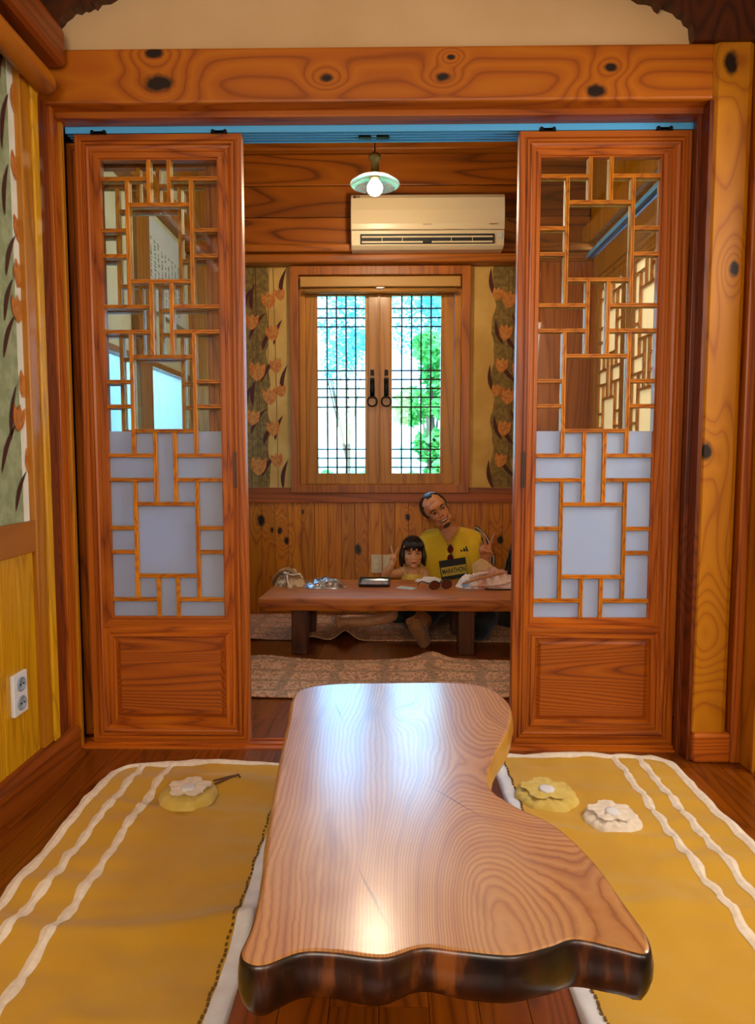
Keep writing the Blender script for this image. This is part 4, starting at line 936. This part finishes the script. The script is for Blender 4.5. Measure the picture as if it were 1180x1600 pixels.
# ------------------------------------------------------------------ people
def skin(name, a, b):
    t = NT(name); co = t.n('ShaderNodeTexCoord').outputs['Object']; t.pbr(t.ramp(t.noise(co, 12, 3), [(.35, a), (.65, b)]), .45, Subsurface_Weight=.08, Subsurface_Radius=(.02, .008, .004)); return t.m
skin_m = skin('man_skin', 'bc7444', 'd08c58'); skin_g = skin('girl_skin', 'd0925e', 'dca070')
hair_m = NT('dark_hair'); hco = hair_m.n('ShaderNodeTexCoord').outputs['Object']; hn = hair_m.noise(hair_m.vm('MULTIPLY', hco, (160, 160, 8)).outputs[0], 1.5, 2); hair_m.pbr(hair_m.ramp(hn, [(.3, '0a0605'), (.8, '2a1a12')]), .38); hair_m.bump(hn, .6, .003); hair_m = hair_m.m
shirt_m = fabric('yellow_jersey', 'd8b014', 'e4be22', 6, fine=300); cami = fabric('yellow_camisole', 'e4be4c', 'ecca60', 12, fine=300)
eye_w = plain('eye_white', 'c8c0b8', .2); eye_d = plain('iris_dark', '140a06', .15); lip_m = plain('lips', '8e3c2c', .4); teeth = plain('teeth', 'd8ccb8', .3); brow_m = plain('eyebrow_hair', '160c08', .8)
dark_cloth = fabric('black_trousers', '0c0b0e', '18161a', 8)

def head_M(c, h, roll=0, yaw=0, pitch=0):
    return Matrix.Translation(c) @ Matrix.Rotation(roll, 4, 'Y') @ Matrix.Rotation(yaw, 4, 'Z') @ Matrix.Rotation(pitch, 4, 'X') @ Matrix.Diagonal((h, h, h, 1))
def head_shape(bm, M, child=False):
    def E(c, r): ell(bm, (0, 0, 0), (1, 1, 1), M @ Matrix.Translation(c) @ Matrix.Diagonal((*r, 1)), 20, 14)
    def Cc(a, b, ra, rb):
        s = M.to_scale().x; cap_(bm, M @ Vector(a), M @ Vector(b), ra * s, rb * s)
    E((0, .06, .12), (.335, .41, .37)); E((0, -.06, -.10), (.275 if not child else .30, .31, .34))
    E((0, -.19, -.385), (.13 if not child else .11, .14, .10))
    for s in (-1, 1):
        E((s * .15, -.235, -.10), (.10 if not child else .13, .10, .10)); E((s * .165, -.12, -.28), (.10, .14, .11)); E((s * .335, .03, -.02), (.035, .075, .115)); E((s * .05, -.415, -.115), (.032, .035, .028))
    if not child: Cc((-.15, -.325, .10), (.15, -.325, .10), .045, .045)
    E((0, -.30, .16), (.20, .10, .14)); Cc((0, -.36, .03), (0, -.43 if not child else -.41, -.10), .028, .045 if not child else .034); E((0, -.335, -.26), (.10, .05, .055)); 
def face_bits(parent, M, child=False, smile=False):
    def P(a): return M @ Vector(a)
    s = M.to_scale().x
    for sx in (-1, 1):
        e = (.055, .03, .024 if smile else .036)
        bm = bmesh.new(); ell(bm, (0, 0, 0), (1, 1, 1), M @ Matrix.Translation((sx * .135, -.333, .01)) @ Matrix.Diagonal((*e, 1)), 14, 10); o = obj('eye', bm, eye_w, parent, True)
        bm = bmesh.new(); ell(bm, (0, 0, 0), (1, 1, 1), M @ Matrix.Translation((sx * .135, -.348, .01)) @ Matrix.Diagonal((.027, .018, .022 if smile else .03, 1)), 12, 8); obj('iris', bm, eye_d, o, True)
        bm = bmesh.new(); tube(bm, [P((sx * .07, -.36, .012)), P((sx * .11, -.368, .036 if smile else .045)), P((sx * .16, -.36, .036 if smile else .045)), P((sx * .20, -.335, .008))], [s * .007, s * .011, s * .011, s * .006], 8); obj('eyelid', bm, brow_m, parent, True)
        bw = .018 if child else .024
        bm = bmesh.new(); tube(bm, [P((sx * .06, -.372, .085)), P((sx * .12, -.378, .118)), P((sx * .19, -.345, .105)), P((sx * .23, -.30, .075))], [s * bw * .7, s * bw, s * bw * .8, s * bw * .4], 8, flat=.6); obj('eyebrow', bm, brow_m, parent, True)
    if smile:
        bm = bmesh.new(); tube(bm, [P((-.13, -.335, -.20)), P((-.06, -.385, -.245)), P((0, -.395, -.256)), P((.06, -.385, -.245)), P((.13, -.335, -.20))], [s * .004, s * .022, s * .026, s * .022, s * .004], 10, flat=.8); obj('teeth', bm, teeth, parent, True)
        for z0, k in ((.018, .012), (-.026, .015)):
            bm = bmesh.new(); tube(bm, [P((-.145, -.33, -.195)), P((-.07, -.39, -.235 + z0 - .008)), P((0, -.405, -.25 + z0)), P((.07, -.39, -.235 + z0 - .008)), P((.145, -.33, -.195))], [s * .006, s * k, s * k, s * k, s * .006], 8); obj('lip', bm, lip_m, parent, True)
    else:
        for z0, k in ((.012, .013), (-.012, .017)):
            bm = bmesh.new(); tube(bm, [P((-.085, -.365, -.262)), P((-.04, -.388, -.258 + z0)), P((0, -.392, -.262 + z0)), P((.04, -.388, -.258 + z0)), P((.085, -.365, -.262))], [s * .004, s * k, s * k, s * k, s * .004], 8); obj('lip', bm, lip_m, parent, True)
def hand_V(bm, wrist, up, side, fwd, s):
    """peace-sign hand: wrist point, up = toward fingers, side = toward the index finger, fwd = palm normal"""
    up, side, fwd = Vector(up).normalized(), Vector(side).normalized(), Vector(fwd).normalized(); w = Vector(wrist)
    P = lambda a, b, c=0: w + (up * b + side * a + fwd * c) * s
    for a0 in (-.030, -.012, .008, .026): chain(bm, [P(a0 * .55, .01), P(a0, .085)], [.014 * s, .0125 * s])
    chain(bm, [P(.022, .09), P(.036, .125), P(.046, .152), P(.053, .172)], [.0095 * s, .009 * s, .008 * s, .007 * s])
    chain(bm, [P(.002, .094), P(-.006, .132), P(-.014, .162), P(-.020, .186)], [.0098 * s, .0092 * s, .0082 * s, .007 * s])
    chain(bm, [P(-.014, .088), P(-.018, .100, .022), P(-.014, .080, .036), P(-.006, .062, .028)], [.009 * s, .0095 * s, .0085 * s, .0075 * s])
    chain(bm, [P(-.031, .080), P(-.034, .090, .018), P(-.030, .072, .032), P(-.022, .056, .026)], [.0082 * s, .0085 * s, .0078 * s, .0068 * s])
    chain(bm, [P(.020, .025, .004), P(.036, .050, .018), P(.020, .068, .034), P(.0, .072, .040)], [.014 * s, .012 * s, .010 * s, .0085 * s])
# ---- man
man = empty('person', (.40, 4.24, 0), label='balding man in a sleeveless yellow jersey, head tilted and smiling, making a V sign', cat='person')
MO = Vector((.40, 4.24, 0))
HC = Vector((.290, 4.17, .690)); MH = head_M(HC, .228, roll=math.radians(-33), yaw=math.radians(8), pitch=math.radians(4))
def add(name, bm, m, smooth=True, parent=man, mo=MO, **k):
    o = obj(name, bm, m, parent, smooth, **k); o.location = -mo; return o
bm = bmesh.new(); head_shape(bm, MH)
chin = MH @ Vector((0, .05, -.3))
chain(bm, [chin, (.37, 4.25, .575), (.395, 4.26, .53)], [.052, .055, .06])
chain(bm, [(.40, 4.28, .50), (.40, 4.28, .36), (.40, 4.26, .14)], [.10, .125, .13]); chain(bm, [(.275, 4.27, .50), (.40, 4.28, .515), (.515, 4.27, .505)], [.058, .075, .058])
# right arm (image left) behind the girl, left arm bent with the V sign
chain(bm, [(.25, 4.26, .49), (.238, 4.25, .36), (.255, 4.22, .26)], [.050, .042, .036]); chain(bm, [(.255, 4.22, .26), (.29, 4.10, .20), (.34, 4.06, .17)], [.038, .032, .026])
chain(bm, [(.535, 4.26, .49), (.585, 4.25, .40), (.61, 4.22, .315)], [.052, .046, .040]); chain(bm, [(.61, 4.22, .315), (.605, 4.14, .34), (.585, 4.09, .39)], [.040, .034, .024])
hand_V(bm, (.578, 4.085, .395), (-.02, -.10, 1), (1, 0, .10), (0, -1, -.1), .98)
# thighs and shins, one foot stretched toward the table front
chain(bm, [(.36, 4.22, .12), (.27, 4.02, .15), (.215, 3.90, .12), (.17, 3.72, .07)], [.085, .068, .055, .042]); chain(bm, [(.46, 4.22, .12), (.52, 3.98, .15), (.50, 3.84, .09), (.46, 3.74, .06)], [.085, .07, .055, .042])
body = add('body', bm, skin_m); remesh(body, .0042, 4)
face_bits(man, MH, smile=True)
for ch in man.children:
    if ch.name.split('.')[0] in ('eye', 'eyelid', 'eyebrow', 'teeth', 'lip'): ch.location = -MO
# hair: receding, dark band round the back and sides
def hair_shell(bm, M, keep, r=(.352, .43, .385), c=(0, .065, .125), n=(48, 32), jit=.0):
    nu, nv = n; rows = []
    for j in range(nv + 1):
        th = PI * j / nv; row = []
        for i in range(nu):
            a = 2 * PI * i / nu; d = Vector((math.sin(th) * math.cos(a), math.sin(th) * math.sin(a), math.cos(th)))
            row.append((d, M @ Vector((c[0] + d.x * r[0], c[1] + d.y * r[1], c[2] + d.z * r[2]))))
        rows.append(row)
    vs = [[bm.verts.new(p) for _, p in row] for row in rows]
    for j in range(nv):
        for i in range(nu):
            k = (i + 1) % nu; d = rows[j][i][0] + rows[j + 1][k][0]; d.normalize()
            if keep(d): 
                try: bm.faces.new((vs[j][i], vs[j][k], vs[j + 1][k], vs[j + 1][i]))
                except ValueError: pass
    for v in [v for v in bm.verts if not v.link_faces]: bm.verts.remove(v)
def keep_man(d):
    if d.z < -.35 and d.y < .1: return False
    if d.z < -.62: return False
    side_ = abs(d.x) > .80 - .0 * d.z and d.y > -.42
    front_mid = abs(d.x) < .22 and d.z > .62 and d.y > -.62
    return d.y > -.02 or side_ or (d.z > .55 and d.y > -.30) or front_mid
bm = bmesh.new(); hair_shell(bm, MH, keep_man)
hr = add('hair', bm, hair_m); sl = hr.modifiers.new('s', 'SOLIDIFY'); sl.thickness = .006; sl.offset = 0
# chin ellipsoid: some beard, mostly the chin shadow put into dark colour
bm = bmesh.new(); ell(bm, (0, 0, 0), (1, 1, 1), MH @ Matrix.Translation((0, -.225, -.41)) @ Matrix.Diagonal((.115, .12, .075, 1)), 16, 10); add('chin_shade', bm, fabric('stubble_shade', '3a2418', '52341f', 60))
# jersey
bm = bmesh.new(); chain(bm, [(.405, 4.275, .475), (.405, 4.27, .37), (.405, 4.25, .20)], [.118, .142, .150]); chain(bm, [(.265, 4.272, .492), (.405, 4.285, .505), (.53, 4.272, .498)], [.075, .086, .068])
chain(bm, [(.235, 4.262, .47), (.27, 4.25, .33)], [.055, .07]); chain(bm, [(.30, 4.26, .46), (.31, 4.24, .30)], [.075, .08]); chain(bm, [(.51, 4.26, .46), (.50, 4.24, .30)], [.075, .08])
js = add('jersey', bm, shirt_m, label='sleeveless yellow jersey'); remesh(js, .006, 3)
nck = empty('x'); bpy.data.objects.remove(nck)
# open V neck: skin wedge and collar edge
FY = 4.148
bm = bmesh.new(); prism(bm, [(.318, .562), (.365, .482), (.425, .575), (.40, .60), (.34, .60)], 4.165, 4.23); add('open_collar', bm, skin_m, False, bevel=.008, label='bare skin at the open collar')
bm = bmesh.new(); tube(bm, [(.308, 4.19, .572), (.325, 4.165, .545), (.364, 4.14, .478), (.41, 4.155, .545), (.435, 4.18, .588)], [.004, .006, .006, .006, .004], 8); add('collar_edge', bm, fabric('collar_yellow', 'b08c10', 'bc981c', 10))
# hanging sunglasses on the shirt (a thing of their own)
sg = sunglasses((.371, 4.105, .437), (0, PI / 2, 0), 'folded dark sunglasses hanging from the open collar of the man', .78)
for ch in sg.children:
    if ch.name.startswith('temple'): ch.rotation_euler = (0, 0, 0); ch.scale = (1, .25, 1)
# chest emblem: three slanted bars rising to a triangle
bm = bmesh.new(); ex, ez = .455, .452
for a, h in [(-.024, .010), (-.006, .021), (.010, .032)]:
    prism(bm, [(ex + a, ez), (ex + a + .014, ez), (ex + a + .014 - h * .45 + .004, ez + h * .8), (ex + a + .004 - h * .3, ez + h)], 4.103, 4.1075)
add('chest_emblem', bm, plain('emblem_dark', '1a1808', .8), False, label='small dark three-bar triangular emblem')
# race bib
bib = empty('race_bib', (.388, 4.075, .350), label='black rectangular bib reading MARATHON held against the jersey', cat='bib'); bib.rotation_euler = (0, -.16, 0)
B('bib_sheet', -.080, .080, 0, .004, -.060, .060, plain('bib_black', '0e0e0c', .6), bib, .002)
B('bib_band', -.074, .076, -.0012, 0, -.036, .018, plain('bib_yellow', 'b8a030', .6), bib, 0)
text_mesh('bib_letters', 'MARATHON', .040, plain('bib_ink', '0c0c0a', .6), bib, (.001, -.0016, -.009), sx=.62, ext=.0006, bold=.0008)
# striped sleeve strap over the far shoulder
bm = bmesh.new(); pp = [(.535, 4.27, .567), (.575, 4.255, .545), (.60, 4.235, .50), (.615, 4.225, .45), (.632, 4.22, .40), (.628, 4.20, .36)]
for k, (dx, dy) in enumerate([(-.016, -.012), (-.006, -.014), (.004, -.010), (.013, -.004), (.02, .004)]): tube(bm, [(a + dx * (1 if i else .3), b + dy, c + (0 if i else dx)) for i, (a, b, c) in enumerate(pp)], .0062, 8, mi=k % 2)
add('striped_trim', bm, [fabric('trim_black', '0a0a0a', '141414', 10), fabric('trim_white', 'c0b8a0', 'd0c8b0', 10)], label='black and white striped trim over the shoulder')
# trousers and sock foot
bm = bmesh.new(); chain(bm, [(.36, 4.26, .13), (.45, 4.26, .13)], [.118, .118]); chain(bm, [(.36, 4.2, .13), (.27, 4.0, .15), (.225, 3.88, .12)], [.10, .082, .07]); chain(bm, [(.46, 4.2, .13), (.54, 3.98, .15), (.55, 3.86, .10), (.50, 3.74, .065)], [.10, .088, .072, .06])
tr_ = add('shorts', bm, dark_cloth, label='black shorts'); remesh(tr_, .007, 3)
bm = bmesh.new(); chain(bm, [(.175, 3.74, .07), (.185, 3.66, .045), (.190, 3.62, .035)], [.040, .038, .036])
chain(bm, [(.188, 3.62, .04), (.165, 3.60, .085), (.140, 3.585, .122)], [.034, .036, .034]); 
for k, (dx, dz) in enumerate([(-.03, .148), (-.014, .155), (.002, .156), (.017, .151), (.029, .142)]): cap_(bm, (.142 + dx * .8, 3.59, .122), (.140 + dx, 3.58, dz), .015, .011)
fo = add('sock_foot', bm, fabric('brown_sock', '7a4e26', '94602e', 30), label='brown sock, sole toward the viewer'); remesh(fo, .004, 3)
# ---- girl
girl = empty('person', (.145, 4.12, 0), label='small girl with a dark bob and yellow camisole making a V sign beside the man', cat='person'); GO = Vector((.145, 4.12, 0))
ga_ = lambda name, bm, m, smooth=True, **k: add(name, bm, m, smooth, girl, GO, **k)
GH = head_M(Vector((.146, 4.08, .448)), .182, roll=0, yaw=math.radians(3), pitch=math.radians(3))
bm = bmesh.new(); head_shape(bm, GH, True)
chain(bm, [(.146, 4.10, .39), (.146, 4.11, .345)], [.033, .035]); chain(bm, [(.146, 4.12, .30), (.146, 4.12, .22), (.146, 4.12, .10)], [.062, .066, .075]); chain(bm, [(.085, 4.12, .325), (.146, 4.12, .332), (.207, 4.12, .325)], [.032, .04, .032])
chain(bm, [(.078, 4.12, .322), (.02, 4.08, .318), (-.018, 4.04, .322)], [.030, .027, .024]); chain(bm, [(-.018, 4.04, .322), (.008, 4.01, .365), (.022, 4.0, .388)], [.024, .021, .016])
hand_V(bm, (.022, 4.0, .388), (.05, 0, 1), (1, 0, .05), (0, -1, 0), .60)
chain(bm, [(.214, 4.12, .322), (.232, 4.10, .26), (.225, 4.04, .20)], [.030, .027, .022])
chain(bm, [(.10, 4.08, .085), (.02, 3.95, .105), (-.03, 3.93, .085)], [.052, .042, .036]); chain(bm, [(-.03, 3.93, .085), (-.14, 3.93, .065), (-.23, 3.94, .062), (-.285, 3.94, .065)], [.036, .028, .022, .024]); chain(bm, [(-.285, 3.94, .045), (-.29, 3.92, .085)], [.020, .016])
chain(bm, [(.19, 4.08, .085), (.21, 3.92, .10), (.15, 3.86, .09), (.12, 3.85, .085)], [.052, .042, .028, .022])
gb = ga_('body', bm, skin_g); remesh(gb, .0030, 4)
n0 = set(girl.children); face_bits(girl, GH, child=True)
for ch in girl.children:
    if ch not in n0: ch.location = -GO
# bob hair: cap, side curtains, fringe locks
bm = bmesh.new(); hair_shell(bm, GH, lambda d: (d.y > -.30 or d.z > .42) and d.z > -.9, r=(.372, .45, .41), c=(0, .06, .12))
h = ga_('hair', bm, hair_m); sl = h.modifiers.new('s', 'SOLIDIFY'); sl.thickness = .008; sl.offset = 0
bm = bmesh.new(); rr = random.Random(2)
for k in range(46):
    a = -1.15 + 2 * PI * 0 + (PI + 2.3) * k / 45; a0 = a
    ang = -PI * .16 + (PI * 1.32) * k / 45
    cx, cy = .365 * math.cos(ang), .06 + .44 * math.sin(ang)
    top = GH @ Vector((cx * .92, cy * .92, .18)); mid = GH @ Vector((cx * 1.1, cy * 1.04, -.12)); low = GH @ Vector((cx * 1.12, cy * 1.0, -.42 + rr.uniform(-.03, .02)))
    tube(bm, [top, mid, low], [.009, .011, .005], 6)
for k in range(13):
    x = -.27 + .54 * k / 12; yy = -.33 * math.sqrt(max(0, 1 - (x / .45) ** 2)) - .04
    if k in (4, 8): zt_ = .20
    else: zt_ = .125
    tube(bm, [GH @ Vector((x * .7, yy * .75, .47)), GH @ Vector((x * .95, yy - .035, .33)), GH @ Vector((x + rr.uniform(-.01, .01), yy - .03, zt_ + rr.uniform(-.015, .02)))], [.007, .0085, .003], 6)
ga_('hair_locks', bm, hair_m, label='fringe and chin-length side locks')
bm = bmesh.new(); chain(bm, [(.146, 4.12, .285), (.146, 4.12, .22), (.146, 4.12, .12)], [.069, .073, .082]); cm = ga_('camisole', bm, cami, label='yellow strappy camisole'); remesh(cm, .004, 3)
for s in (-1, 1):
    bm = bmesh.new(); tube(bm, [(.146 + s * .048, 4.062, .312), (.146 + s * .052, 4.078, .345), (.146 + s * .050, 4.115, .368), (.146 + s * .045, 4.16, .34)], .005, 8); ga_('strap', bm, cami)
bm = bmesh.new(); chain(bm, [(.146, 4.12, .10), (.146, 4.08, .09)], [.088, .085]); chain(bm, [(.10, 4.07, .088), (.05, 3.98, .10)], [.062, .054]); chain(bm, [(.19, 4.07, .088), (.205, 3.96, .10)], [.062, .052]); gs = ga_('shorts', bm, two_tone('patterned_shorts', '0e1414', '2a3c38', 40)); remesh(gs, .006, 2)
# dark jacket heap right of the man
jk = empty('jacket', (.80, 4.20, 0), label='black jacket heaped on the floor right of the man, by the wall', cat='jacket')
crumple(jk, 'jacket_body', 0, 0, .15, .19, .44, 21.3, dark_cloth, base=0)
